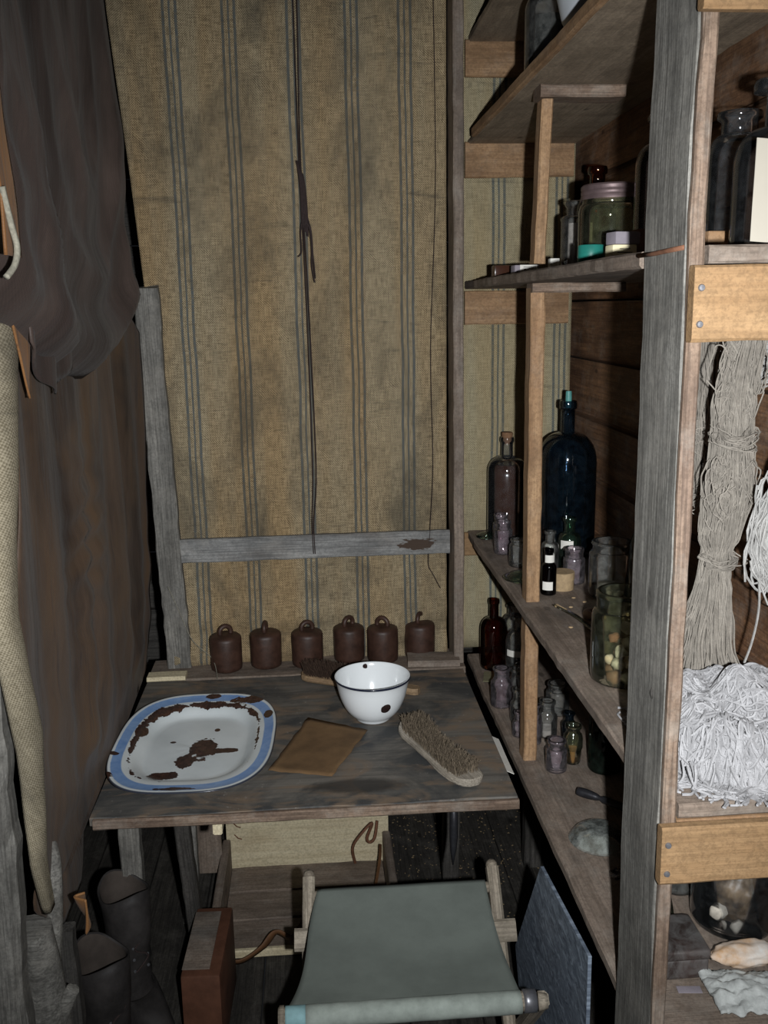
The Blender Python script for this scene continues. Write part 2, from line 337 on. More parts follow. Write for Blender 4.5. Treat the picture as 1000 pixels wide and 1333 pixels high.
def thing(name, label, cat, loc=(0, 0, 0), rz=0, group=None):
    o = bpy.data.objects.new(name, None); COL.objects.link(o); o.empty_display_size = 0.05
    o.matrix_basis = Matrix.Translation(loc) @ Matrix.Rotation(rz, 4, 'Z'); return tag(o, label, cat, group)
def tag(o, label, cat=None, group=None, kind=None):
    o['label'] = label
    if cat: o['category'] = cat
    if group: o['group'] = group
    if kind: o['kind'] = kind
    return o
def struct(o): o['kind'] = 'structure'; return o
def nz(x, y=0., z=0.): return noise.noise(Vector((x, y, z)))
def board(name, a, b, w, t, mat, n=(0, 0, 1), parent=None, jag=0.0012, ch=0.003, ends=0.0):
    a, b = Vector(a), Vector(b); L = (b - a).length; x = (b - a).normalized()
    zz = Vector(n); zz = (zz - x * zz.dot(x)).normalized(); y = zz.cross(x)
    W = Matrix(((x.x, y.x, zz.x, 0), (x.y, y.y, zz.y, 0), (x.z, y.z, zz.z, 0), (0, 0, 0, 1)))
    W = Matrix.Translation((a + b) / 2) @ W
    ns = max(2, min(60, int(L / 0.03))); ch = min(ch, w * 0.3, t * 0.3); k = R.random() * 90
    vs = []; fs = []
    sec = [(-w/2+ch, -t/2), (w/2-ch, -t/2), (w/2, -t/2+ch), (w/2, t/2-ch), (w/2-ch, t/2), (-w/2+ch, t/2), (-w/2, t/2-ch), (-w/2, -t/2+ch)]
    for i in range(ns + 1):
        f = i / ns; xx = -L/2 + L * f; e = min(ch * 0.7, L * .2)
        if i == 0: xx = -L/2
        sc = 1.0
        for j, (p, q) in enumerate(sec):
            jx = ends * nz(p * 60 + k, q * 60, i * 9.) if i in (0, ns) else 0
            vs.append((xx + jx, p + jag * nz(xx * 25 + k, j // 2 * 3.1, 1.) + jag * 1.5 * nz(xx * 5 + k, 7.), q + jag * 0.6 * nz(xx * 22 + k, j * 1.7, 5.) + jag * nz(xx * 4, k)))
    for i in range(ns):
        for j in range(8):
            a0 = i * 8 + j; a1 = i * 8 + (j + 1) % 8; fs.append((a0, a1, a1 + 8, a0 + 8))
    fs.append(tuple(range(7, -1, -1))); fs.append(tuple(ns * 8 + j for j in range(8)))
    fs = [tuple(reversed(f)) for f in fs]
    fs = [tuple(reversed(f)) for f in fs]
    return obj(name, vs, fs, mat, parent, W)
def lathe(name, prof, mat, parent=None, W=None, local=True, seg=40, smooth=True, ang=45, a0=0, a1=2*PI, squash=1.0, warp=0.0, uv=False):
    full = abs(a1 - a0 - 2*PI) < 1e-6; n = seg if full else seg + 1; vs = []; fs = []; uvs = []
    for i, (r, z) in enumerate(prof):
        for j in range(n):
            a = a0 + (a1 - a0) * j / seg; rr = max(r, 0.0002) * (1 + warp * nz(math.cos(a) * 2, math.sin(a) * 2, z * 14))
            vs.append((rr * math.cos(a), rr * math.sin(a) * squash, z)); uvs.append((j / seg, i / (len(prof) - 1)))
    m = len(prof)
    for i in range(m - 1):
        for j in range(seg if full else seg):
            a_ = i * n + j; b_ = i * n + (j + 1) % n; fs.append((a_, b_, b_ + n, a_ + n))
    return obj(name, vs, fs, mat, parent, W, local, smooth, uvs if uv else None, ang=ang)
def tubes(name, paths, r, mat, parent=None, W=None, local=False, sides=5, taper=None, closed_caps=True):
    vs = []; fs = []
    for pi_, P in enumerate(paths):
        P = [Vector(p) for p in P]; rad = r[pi_] if isinstance(r, (list, tuple)) else r; base = len(vs); up = Vector((0.13, 0.31, 0.94)); n = len(P)
        for i, p in enumerate(P):
            t = (P[min(i+1, n-1)] - P[max(i-1, 0)]);
            if t.length < 1e-9: t = Vector((0, 0, 1))
            t.normalize(); u = up - t * up.dot(t)
            if u.length < 1e-3: u = t.orthogonal()
            u.normalize(); up = u; v = t.cross(u); rr = rad * (taper(i / (n - 1)) if taper else 1)
            for j in range(sides):
                a = 2 * PI * j / sides; vs.append(p + (u * math.cos(a) + v * math.sin(a)) * rr)
        for i in range(n - 1):
            for j in range(sides):
                a_ = base + i * sides + j; b_ = base + i * sides + (j + 1) % sides; fs.append((a_, b_, b_ + sides, a_ + sides))
        fs.append(tuple(base + j for j in range(sides - 1, -1, -1))); fs.append(tuple(base + (n - 1) * sides + j for j in range(sides)))
    return obj(name, vs, fs, mat, parent, W, local, True, ang=60 if sides < 6 else None)
def smoothpath(P, n=8):
    P = [Vector(p) for p in P]; out = []
    for i in range(len(P) - 1):
        p0, p1, p2, p3 = P[max(i-1, 0)], P[i], P[i+1], P[min(i+2, len(P)-1)]
        for k in range(n):
            t = k / n; out.append(0.5 * ((2*p1) + (p2-p0)*t + (2*p0-5*p1+4*p2-p3)*t*t + (3*p1-p0-3*p2+p3)*t**3))
    out.append(P[-1]); return out
def cloth(name, fn, nu, nv, mat, parent=None, thick=0.002, uvfn=None, local=False):
    vs = []; uv = []; fs = []
    for i in range(nu + 1):
        for j in range(nv + 1):
            p = Vector(fn(i / nu, j / nv)); vs.append(p); uv.append(uvfn(i / nu, j / nv, p) if uvfn else (i / nu, j / nv))
    for i in range(nu):
        for j in range(nv):
            a = i * (nv + 1) + j; fs.append((a, a + nv + 1, a + nv + 2, a + 1))
    o = obj(name, vs, fs, mat, parent, None, local, True, uv)
    md = o.modifiers.new('thickness', 'SOLIDIFY'); md.thickness = thick; md.offset = 0
    return o
def blob(name, r, mat, parent=None, W=None, local=False, amp=0.25, freq=2.5, sc=(1, 1, 1), res=3, seed=0, smooth=True):
    import bmesh
    bm = bmesh.new(); bmesh.ops.create_icosphere(bm, subdivisions=res, radius=1)
    for v in bm.verts:
        d = 1 + amp * nz(v.co.x * freq + seed, v.co.y * freq, v.co.z * freq) + amp * .4 * nz(v.co.x * freq * 3 + seed, v.co.y * freq * 3, v.co.z * freq * 3)
        v.co = Vector((v.co.x * sc[0], v.co.y * sc[1], v.co.z * sc[2])) * (r * d)
    vs = [v.co.copy() for v in bm.verts]; fs = [tuple(v.index for v in f.verts) for f in bm.faces]; bm.free()
    return obj(name, vs, fs, mat, parent, W, local, smooth)
def T(x, y, z, rz=0, rx=0, ry=0): return Matrix.Translation((x, y, z)) @ Matrix.Rotation(rz, 4, 'Z') @ Matrix.Rotation(ry, 4, 'Y') @ Matrix.Rotation(rx, 4, 'X')
def rbox(name, sx, sy, sz, mat, parent=None, W=None, local=True, bev=0.003, seg=2):
    import bmesh
    bm = bmesh.new(); bmesh.ops.create_cube(bm, size=1)
    for v in bm.verts: v.co = Vector((v.co.x * sx, v.co.y * sy, (v.co.z + 0.5) * sz))
    bmesh.ops.bevel(bm, geom=bm.edges[:], offset=bev, segments=seg, affect='EDGES', profile=0.6)
    vs = [v.co.copy() for v in bm.verts]; bm.verts.index_update(); fs = [tuple(v.index for v in f.verts) for f in bm.faces]; bm.free()
    return obj(name, vs, fs, mat, parent, W, local, True, ang=40)
# ================================================================ the room
def planks(name, origin, du, dv, L, H, h, mat, thick=0.02, gap=0.004, jit=0.006):
    """rows of planks as one wall mesh: du along the plank, dv up the rows"""
    vs = []; fs = []; du = Vector(du); dv = Vector(dv); n = du.cross(dv); k = 0; y = 0
    while y < H - 1e-6:
        hh = min(h, H - y); off = R.uniform(-jit, jit); ns = max(2, int(L / 0.12)); b = len(vs)
        for i in range(ns + 1):
            x = L * i / ns; wv = 0.0025 * nz(x * 3, k * 7.)
            for (p, q) in ((gap/2, 0), (gap/2, thick - .003), (gap/2 + .003, thick), (hh - gap/2 - .003, thick), (hh - gap/2, thick - .003), (hh - gap/2, 0)):
                vs.append(Vector((x - L/2, y + p + (wv if q else 0), q + off + (0.002 * nz(x * 2, k * 5.) if q else 0))))
        for i in range(ns):
            for j in range(5):
                a = b + i * 6 + j; fs.append((a, a + 6, a + 7, a + 1))
        fs.append((b, b+1, b+2, b+3, b+4, b+5)); e = b + ns * 6; fs.append((e+5, e+4, e+3, e+2, e+1, e))
        y += hh; k += 1
    W = Matrix(((du.x, dv.x, n.x, 0), (du.y, dv.y, n.y, 0), (du.z, dv.z, n.z, 0), (0, 0, 0, 1)))
    return struct(obj(name, vs, fs, mat, None, Matrix.Translation(Vector(origin) + du * L / 2) @ W))
planks('floor', (1.2, 0.3, -0.02), (0, 1, 0), (-1, 0, 0), 3.0, 2.6, 0.17, M['floor'], gap=0.003, jit=0.001)
planks('wall_back', (1.2, 3.17, 0.0), (-1, 0, 0), (0, 0, 1), 2.6, 2.75, 0.2, M['darkgrey'])
planks('wall_right', (0.70, 0.75, 0.0), (0, 1, 0), (0, 0, 1), 2.45, 2.75, 0.146, M['wallwood'])
planks('wall_left', (-1.2, 3.2, 0.0), (0, -1, 0), (0, 0, 1), 2.6, 2.75, 0.2, M['darkgrey'])
planks('ceiling', (-1.2, 0.6, 2.75), (0, 1, 0), (1, 0, 0), 2.7, 2.45, 0.2, M['darkgrey'])

# ================================================================ partition frame, burlap curtain
pf = thing('partition_frame', 'grey weathered timber frame of posts and one rail nailed across the striped burlap curtain', 'partition frame', (0, 2.45, 0.0))
tag(board('post', (-0.398, 2.445, 1.655), (-0.372, 2.445, 0.665), 0.062, 0.03, M['grey'], (0, -1, 0), pf, 0.004, ends=0.012), 'grey knotty left-hand post leaning a little')
tag(board('post', (0.372, 2.43, 0.667), (0.370, 2.44, 2.74), 0.026, 0.10, M['shelf'], (0, -1, 0), pf, 0.0015), 'tall narrow right-hand post reaching the ceiling')
rl = tag(board('rail', (-0.385, 2.441, 0.985), (0.355, 2.441, 0.988), 0.063, 0.018, M['grey2'], (0, -1, 0), pf, 0.002), 'pale grey rail with a dark stain at its right end')
m_ = M['grey2'].copy(); rl.data.materials[0] = m_; nt_ = m_.node_tree; b_ = nt_.nodes['Principled BSDF']
lk = b_.inputs['Base Color'].links[0].from_socket
tc = nt_.nodes.new('ShaderNodeTexCoord'); mpn = nt_.nodes.new('ShaderNodeMapping'); mpn.inputs['Location'].default_value = (-2.85, 0.1, 0); mpn.inputs['Scale'].default_value = (10, 34, 0.01)
nt_.links.new(tc.outputs['Object'], mpn.inputs[0]); ln = nt_.nodes.new('ShaderNodeVectorMath'); ln.operation = 'LENGTH'; nt_.links.new(mpn.outputs[0], ln.inputs[0])
nn = nt_.nodes.new('ShaderNodeTexNoise'); nn.inputs['Scale'].default_value = 3.0; nn.inputs['Detail'].default_value = 6; nt_.links.new(mpn.outputs[0], nn.inputs[0])
ad = nt_.nodes.new('ShaderNodeMath'); ad.operation = 'ADD'; nt_.links.new(ln.outputs['Value'], ad.inputs[0]); nt_.links.new(nn.outputs[0], ad.inputs[1])
rp = nt_.nodes.new('ShaderNodeValToRGB'); rp.color_ramp.elements[0].position = 0.0; nt_.links.new(ad.outputs[0], rp.inputs[0])
rp.color_ramp.elements[0].color = (1, 1, 1, 1); rp.color_ramp.elements[0].position = 0.95; rp.color_ramp.elements[1].color = (0, 0, 0, 1); rp.color_ramp.elements[1].position = 0.999
mx = nt_.nodes.new('ShaderNodeMix'); mx.data_type = 'RGBA'; nt_.links.new(rp.outputs[0], mx.inputs[0]); nt_.links.new(lk, mx.inputs[6]); mx.inputs[7].default_value = (0.055, 0.035, 0.024, 1)
nt_.links.new(mx.outputs[2], b_.inputs['Base Color'])

def lerp(a, b, t): return a + (b - a) * t
def pl(pts, t):
    for (a, va), (b, vb) in zip(pts, pts[1:]):
        if t <= b: return va + (vb - va) * max(0, (t - a) / (b - a))
    return pts[-1][1]
def curtain(u, v):
    z = lerp(0.655, 2.6, v); xl = pl([(0.655, -0.385), (1.0, -0.375), (1.3, -0.393), (1.66, -0.402), (1.8, -0.413), (1.97, -0.425), (2.6, -0.465)], z)
    x = lerp(xl, 0.353, u); y = 2.47
    y += 0.02 * nz(x * 5, z * 0.9, 3) + 0.008 * math.sin(x * 24 + 1.2 * nz(x * 3, z)) * (0.4 + 0.6 * nz(x * 2 + 5, z * .8) + .3)
    e = math.exp(-((x - xl) / 0.03) ** 2); y -= 0.022 * e * (0.5 + 0.5 * math.sin(z * 9))
    e = math.exp(-((0.353 - x) / 0.05) ** 2); y += 0.004 * e
    if z < 1.0:                                                          # slack folds above the table
        k = (1.0 - z) / 0.34; y -= 0.028 * k * (0.5 + 0.5 * math.sin(z * 62 - x * 9 + 4 * nz(x * 2.3, z * 2))) * (0.6 + nz(x * 3, z * 5) )
    return (x, min(y, 2.495), z)
cu = cloth('burlap_curtain', curtain, 130, 150, M['burlap'], thick=0.003, uvfn=lambda u, v, p: (p.x, p.z))
tag(cu, 'large brown striped burlap curtain filling the wall behind the table', 'curtain')
def panel(u, v):
    z = lerp(0.66, 2.7, v); x = lerp(0.395, 0.69, u)
    if u > .98: x = min(x, 0.69)
    return (x, 2.515 + 0.006 * nz(x * 7, z * 1.2, 9), z)
pn = cloth('burlap_hanging', panel, 24, 60, M['burlap_r'], thick=0.003, uvfn=lambda u, v, p: (p.x, p.z))
tag(pn, 'narrower pale burlap panel closing the wall behind the shelves', 'curtain')
# string hanging on the curtain
sg = thing('hanging_string', 'dark knotted string hanging down the middle of the burlap curtain', 'string', (-0.01, 2.43, 0.96))
P = [(-0.014, 2.435, 2.62), (-0.012, 2.432, 2.3), (-0.01, 2.428, 1.95), (-0.003, 2.43, 1.6), (-0.001, 2.432, 1.2), (-0.007, 2.428, 1.05), (-0.006, 2.424, 0.97)]
tubes('cord', [smoothpath(P, 14), smoothpath([(p[0] + 0.006 + 0.003 * math.sin(i * 2), p[1] - 0.001, p[2]) for i, p in enumerate(P)], 14)], 0.0014, M['string'], sg)
kn = [(-0.011, 2.424, 1.945), (-0.008, 2.42, 1.93), (-0.003, 2.421, 1.88), (-0.002, 2.422, 1.80)]
tubes('knot', [smoothpath([(x + dx, y, z - 0.01 * k) for x, y, z in kn], 6) for k, dx in enumerate((-0.005, -0.001, 0.003, 0.007))], 0.0026, M['string'], sg)
tubes('loose_end', [smoothpath([(0.0, 2.42, 1.80), (0.010, 2.42, 1.79), (0.014, 2.425, 1.74), (0.013, 2.425, 1.70), (0.019, 2.425, 1.66)], 8),
    smoothpath([(0.004, 2.42, 1.82), (0.014, 2.42, 1.78), (0.017, 2.425, 1.72), (0.021, 2.425, 1.67)], 8),
    smoothpath([(-0.004, 2.42, 1.82), (-0.012, 2.425, 1.78), (-0.011, 2.425, 1.735), (-0.02, 2.425, 1.722)], 8)], 0.0018, M['string'], sg)
tag(tubes('hanging_twine', [smoothpath([(0.302, 2.43, 1.02), (0.298, 2.435, 0.93), (0.31, 2.435, 0.9), (0.33, 2.435, 0.86)], 8), smoothpath([(0.318, 2.445, 2.4), (0.322, 2.44, 1.9), (0.308, 2.44, 1.5), (0.312, 2.44, 1.2), (0.302, 2.43, 1.02)], 8)], 0.0009, M['string']),
    'thin dark thread trailing down the right edge of the burlap curtain', 'thread')
tag(tubes('loose_thread', [smoothpath([(-0.385, 2.41, 0.9), (-0.36, 2.425, 0.82), (-0.33, 2.41, 0.75), (-0.28, 2.40, 0.70), (-0.262, 2.33, 0.672)], 8)], 0.0010, M['rope']),
    'thin thread trailing down from the left grey post to the table', 'thread')

# ================================================================ table
tb = thing('work_table', 'rough dark-stained board table under the platter, bowl and brush', 'table', (-0.03, 2.05, 0.0))
tag(board('tabletop', (-0.443, 2.016, 0.653), (0.378, 2.016, 0.653), 0.678, 0.018, M['table'], (0, 0, 1), tb, 0.002, 0.002), 'dark stained board')
tag(board('back_ledge', (-0.445, 2.428, 0.655), (0.385, 2.428, 0.655), 0.146, 0.02, M['shelf'], (0, 0, 1), tb, 0.001), 'paler dusty board along the back')
tag(board('front_edging', (-0.435, 1.672, 0.652), (0.378, 1.668, 0.652), 0.02, 0.012, M['brownwood'], (0, -1, 0), tb, 0.0012), 'worn brown front edge')
for x, y in ((-0.437, 1.97), (-0.36, 2.3), (0.345, 2.36)):
    board('leg', (x, y, 0.002), (x + 0.004, y, 0.643), 0.045, 0.035, M['grey'] if x < 0 else M['darkgrey'], (0, -1, 0), tb, 0.002)
board('leg', (-0.318, 2.12, 0.002), (-0.33, 1.98, 0.643), 0.035, 0.03, M['darkgrey'], (0, -1, 0), tb, 0.002)
for (x0, x1, m) in ((-0.37, -0.30, 'brownwood'), (0.165, 0.205, 'brownwood'), (0.215, 0.30, 'brownwood')):
    board('bearer', (x0, 1.72, 0.636), (x1, 1.72, 0.636), 0.05, 0.016, M[m], (0, 0, 1), tb)
tag(board('bearer', (-0.205, 1.68, 0.628), (-0.205, 2.3, 0.628), 0.018, 0.03, M['cream'], (0, 0, 1), tb), 'yellowish bearer end')
tag(board('wood_offcut', (-0.443, 2.362, 0.672), (-0.345, 2.362, 0.672), 0.045, 0.012, M['cream'], (0, 0, 1)), 'pale flat offcut of wood at the back left corner of the table', 'piece of wood')
tag(board('wood_block', (0.235, 2.395, 0.6755), (0.372, 2.385, 0.6755), 0.07, 0.019, M['shelf'], (0, 0, 1)), 'brown flat block lying at the back right corner of the table', 'piece of wood')
0 and tag(board('wood_chip', (0.205, 2.225, 0.668), (0.238, 2.212, 0.668), 0.018, 0.007, M['pine'], (0, 0, 1)), 'small orange chip of wood right of the white bowl', 'piece of wood')

# six iron weights
def ring_path(r, n=20, z0=0.0):
    return [(r * math.cos(PI * 1.28 * i / n - 0.14 * PI), 0, z0 + r * math.sin(PI * 1.28 * i / n - 0.14 * PI)) for i in range(n + 1)]
w0 = thing('iron_weight', 'x', 'weight', (-0.245, 2.418, 0.6655), 0, 'iron weights at the back of the table')
lathe('body', [(0, 0), (0.037, 0), (0.0405, 0.003), (0.0415, 0.012), (0.042, 0.05), (0.042, 0.083), (0.0405, 0.089), (0.036, 0.093), (0.026, 0.0965), (0.01, 0.098), (0, 0.098)], M['iron'], w0, seg=48, warp=0.02)
tubes('lifting_ring', [ring_path(0.0155, 22, 0.1025)], 0.0062, M['iron'], w0, None, True, sides=10)
ws = [(-0.245, 2.418, 0.45, 'squat rusty iron weight with a ring handle, first from the left in the row'),
      (-0.141, 2.433, 1.45, 'rusty iron weight whose ring is turned edge-on, second from the left'),
      (-0.030, 2.425, 0.35, 'rusty iron weight third from the left, straight behind the dark brush'),
      (0.082, 2.450, 0.75, 'rusty iron weight fourth from the left, directly behind the white bowl'),
      (0.172, 2.435, -0.5, 'rusty iron weight fifth from the left, touching close beside its left neighbour'),
      (0.275, 2.457, 1.1, 'rusty iron weight at the right end of the row, by the corner post')]
for i, (x, y, a, lab) in enumerate(ws):
    if i == 0: r_ = w0
    else:
        r_ = w0.copy(); COL.objects.link(r_)
        for ch in list(w0.children): c_ = ch.copy(); COL.objects.link(c_); c_.parent = r_
    r_.matrix_basis = T(x, y, 0.6655, a); r_['label'] = lab

# enamel platter
def platter():
    a, b = 0.172, 0.242; seg = 120; vs = []; uv = []; fs = []
    rings = [(0.0, 0.0035), (0.15, 0.0035), (0.3, 0.0035), (0.45, 0.0035), (0.56, 0.0035), (0.61, 0.004), (0.64, 0.006), (0.67, 0.010), (0.70, 0.0145), (0.73, 0.0185), (0.755, 0.0208), (0.78, 0.022),
             (0.82, 0.023), (0.86, 0.0238), (0.9, 0.0248), (0.94, 0.0262), (0.965, 0.0275), (0.985, 0.028), (0.996, 0.0272), (1.0, 0.0255), (0.992, 0.0245), (0.965, 0.0255), (0.8, 0.020), (0.74, 0.016), (0.66, 0.004), (0.6, 0.0005), (0.0, 0.0005)]
    for k, (q, z) in enumerate(rings):
        for j in range(seg):
            t = 2 * PI * j / seg; c, s_ = math.cos(t), math.sin(t); e = 2 / 3.0
            x = a * math.copysign(abs(c) ** e, c); y = b * math.copysign(abs(s_) ** e, s_)
            o = 1 - q; d = math.hypot(x, y) or 1
            vs.append((x * q + 0 * o, y * q, z + 0.0006 * nz(x * 9, y * 9))); uv.append((q, j / seg))
    n = len(rings)
    for k in range(n - 1):
        for j in range(seg):
            p, q_ = k * seg + j, k * seg + (j + 1) % seg; fs.append((p, q_, q_ + seg, p + seg))
    o = obj('enamel_platter', vs, fs, M['enamel'], None, T(-0.272, 1.944, 0.666, -0.03), smooth=True, uvs=uv)
    return tag(o, 'large chipped white enamel platter with a blue band round its rim', 'platter')
platter()
# bowl
prof = [(0, 0.0), (0.03, 0.0), (0.038, 0.001), (0.0405, 0.004), (0.042, 0.008), (0.05, 0.014), (0.058, 0.022), (0.066, 0.034), (0.073, 0.05), (0.078, 0.066), (0.0815, 0.082), (0.0845, 0.096), (0.0862, 0.1), (0.0878, 0.1025),
        (0.0885, 0.1042), (0.0878, 0.106), (0.0862, 0.1065), (0.0848, 0.105), (0.0825, 0.097), (0.0795, 0.083), (0.0755, 0.066), (0.07, 0.05), (0.063, 0.035), (0.054, 0.022), (0.045, 0.014), (0.035, 0.009), (0.02, 0.006), (0.01, 0.005), (0, 0.005)]
bw = lathe('enamel_bowl', prof, M['bowl'], None, T(0.121, 2.068, 0.6625), seg=72, uv=True, ang=80)
tag(bw, 'white enamel bowl with a dark blue rim and one dark chip', 'bowl')

# brushes
def brush(name, label, pts, W, mb, mbr, hb, lean, dens, r0, rot=0.0, lo=0.0, bx1=None):
    """pts: half-width profile along the length"""
    t = thing(name, label, 'brush'); t.matrix_basis = W; L = pts[-1][0] - pts[0][0]; n = 46; bx1 = bx1 or pts[-1][0] - 0.022; vs = []; fs = []; H = 0.016
    sec = []
    for i in range(n + 1):
        x = pts[0][0] + L * i / n; hw = pl(pts, x); bow = lo * math.sin(PI * i / n)
        for (k, z) in ((-0.86, 0), (0.86, 0), (1, 0.004), (1, H - 0.004), (0.9, H), (-0.9, H), (-1, H - 0.004), (-1, 0.004)): vs.append((x, k * hw + bow, z))
    for i in range(n):
        for j in range(8):
            a_ = i * 8 + j; b_ = i * 8 + (j + 1) % 8; fs.append((a_, b_, b_ + 8, a_ + 8))
    fs.append(tuple(range(7, -1, -1))); fs.append(tuple(n * 8 + j for j in range(8)))
    fs = [tuple(reversed(f)) for f in fs]
    obj('brush_back', vs, fs, mb, t, None, True, True, ang=50)
    P_ = []
    x = pts[0][0] + 0.012
    while x < bx1:
        hw = pl(pts, x) - 0.009; y = -hw
        while y <= hw:
            for q in range(3):
                ax = R.gauss(0, 0.0016); ay = R.gauss(0, 0.0016); hh = hb * R.uniform(0.82, 1.08)
                bx, by = x + ax, y + ay + lo * math.sin(PI * (x - pts[0][0]) / L); f = R.gauss(0, 0.0025)
                P_.append([(bx, by, H - 0.002), (bx + lean * 0.4 + f * .3, by + R.gauss(0, .001) + y * .05, H + hh * 0.55), (bx + lean + f, by + R.gauss(0, 0.002) + y * .15, H + hh)])
            y += dens
        x += dens
    b = tubes('bristles', P_, r0, mbr, t, None, True, sides=3, taper=lambda k: 1 - 0.35 * k); b['kind'] = 'stuff'
    return t
brush('scrubbing_brush', 'bristle-up scrubbing brush with pale waisted wooden back lying in front of the shelf', [(-0.155, 0.012), (-0.148, 0.026), (-0.13, 0.035), (-0.10, 0.039), (-0.04, 0.033), (0.02, 0.031), (0.08, 0.036), (0.12, 0.036), (0.145, 0.028), (0.155, 0.01)],
      T(0.249, 1.866, 0.6655, math.radians(-71)), M['brush'], M['bristle'], 0.024, 0.004, 0.0062, 0.0011, lo=-0.010)
brush('bench_brush', 'dark-bristled wooden brush lying behind the white bowl', [(-0.16, 0.01), (-0.152, 0.026), (-0.13, 0.034), (-0.07, 0.034), (0.0, 0.032), (0.04, 0.024), (0.06, 0.014), (0.12, 0.012), (0.15, 0.016), (0.16, 0.008)],
      T(0.100, 2.262, 0.6655, math.radians(-27)), M['brush2'], M['bristle2'], 0.03, -0.008, 0.0064, 0.0012, bx1=0.03)
def sheet(name, pts, z, mat, amp, label, cat, n=14, thick=0.0012, parent=None):
    A, B, C_, D_ = [Vector((p[0], p[1], z)) for p in pts]
    def f(u, v):
        p = A.lerp(B, u).lerp(D_.lerp(C_, u), v); e = 0.004 * nz(u * 7 + amp * 99, v * 7)
        return (p.x + (e if u in (0, 1) else 0), p.y + (e if v in (0, 1) else 0), p.z + amp * (1 + nz(p.x * 18, p.y * 18, z)))
    o = cloth(name, f, n, n, mat, parent, thick); return tag(o, label, cat) if label else o
sheet('sandpaper_sheet', [(-0.113, 1.825), (0.018, 1.787), (0.104, 1.995), (-0.030, 2.075)], 0.6665, M['paper_brown'], 0.0012, 'brown crinkled paper sheet lying between platter and bowl', 'paper')
tag(board('paper_strip', (0.389, 1.80, 0.6475), (0.389, 1.965, 0.6475), 0.018, 0.0015, M['paper_white'], (0.5, 0, 1)), 'narrow white paper strip stuck in the gap between table and shelf', 'paper')
# dark spike hanging under the tabletop
sp = thing('iron_hook', 'dark pointed iron spike hanging under the right side of the table', 'spike', (0.262, 1.76, 0.5))
board('bracket', (0.255, 1.76, 0.638), (0.275, 1.76, 0.638), 0.03, 0.012, M['brownwood'], (0, 0, 1), sp)
tubes('spike', [[(0.264, 1.76, 0.635), (0.264, 1.76, 0.53), (0.263, 1.76, 0.50), (0.262, 1.76, 0.468)]], 0.009, M['darkmetal'], sp, sides=6, taper=lambda k: 1 if k < 0.5 else 1.9 - 1.75 * k)

# ================================================================ shelving unit
su = thing('shelving_unit', 'open timber shelving unit along the right side with grey front post', 'shelves', (0.55, 1.8, 0.0))
X0, X1 = 0.412, 0.685
def shelf(z, t, mat, lab, x0=X0, jag=0.002, y1=2.5):
    tag(board('shelf', ((x0 + X1) / 2, 1.170, z - t/2), ((x0 + X1) / 2, y1, z - t/2), X1 - x0, t, mat, (0, 0, 1), su, jag), lab)
    return tag(board('shelf_front', (0.432, 1.100, z - t/2), (X1, 1.100, z - t/2), 0.140, t, mat, (0, 0, 1), su, jag), 'front piece of the ' + lab)
shelf(2.245, 0.018, M['under'], 'topmost plank shelf')
shelf(2.005, 0.012, M['under'], 'tan shelf seen from below')
shelf(1.66, 0.02, M['shelf'], 'shelf carrying the large lidded jar', 0.404)
shelf(1.0, 0.02, M['shelf'], 'shelf carrying the blue bottle and yarn waste')
shelf(0.645, 0.02, M['shelf'], 'shelf carrying the small jars')
board('shelf_lip', (0.406, 1.17, 2.001), (0.406, 2.38, 2.001), 0.022, 0.012, M['orange'], (-1, 0, 0), su)
# corner post: broad grey face to the room, thin raw edge to the front
tag(board('upright', (0.418, 1.098, 0.0), (0.418, 1.098, 2.6), 0.132, 0.020, M['grey'], (-1, 0, 0), su, 0.0025), 'broad grey weathered corner plank')
lathe('knot', [(0, 0.0022), (0.004, 0.002), (0.006, 0.0012), (0.0085, 0.0)], M['darkgrey'], su, wm(su).inverted() @ (Matrix.Translation((0.4085, 1.075, 1.128)) @ Matrix.Rotation(-PI/2, 4, 'Y')), seg=20, squash=0.7, warp=0.2)
tag(board('upright', (0.4165, 1.026, 0.0), (0.4165, 1.026, 2.6), 0.017, 0.012, M['brownwood'], (0, -1, 0), su, 0.0018), 'narrow raw brown strip beside the corner plank')
for z0, z1, lab in ((1.558, 1.638, 'pale orange end board below the jar shelf'), (0.909, 0.985, 'pale orange end board below the yarn shelf')):
    x_ = 0.4065 if z0 > 1 else 0.402
    e = tag(board('end_board', (x_, 1.012, (z0 + z1) / 2), (0.69, 1.012, (z0 + z1) / 2), z1 - z0, 0.016, M['pine'], (0, -1, 0), su, 0.0015), lab)
    for dz in (-0.022, 0.016):
        lathe('nail', [(0, 0.003), (0.003, 0.0028), (0.004, 0.001), (0.004, 0)], M['steel'], e, wm(e).inverted() @ (Matrix.Translation((x_ + 0.008, 1.004, (z0 + z1) / 2 + dz)) @ Matrix.Rotation(PI/2, 4, 'X')), seg=12)
tag(board('end_board', (0.402, 1.012, 1.925), (0.69, 1.012, 1.925), 0.08, 0.016, M['pine'], (0, -1, 0), su), 'pale end board at the top')
board('bearer', (0.43, 1.045, 1.628), (0.69, 1.045, 1.628), 0.03, 0.02, M['orange'], (0, 0, 1), su)
board('bearer', (0.43, 1.045, 0.968), (0.69, 1.045, 0.968), 0.03, 0.022, M['orange'], (0, 0, 1), su)
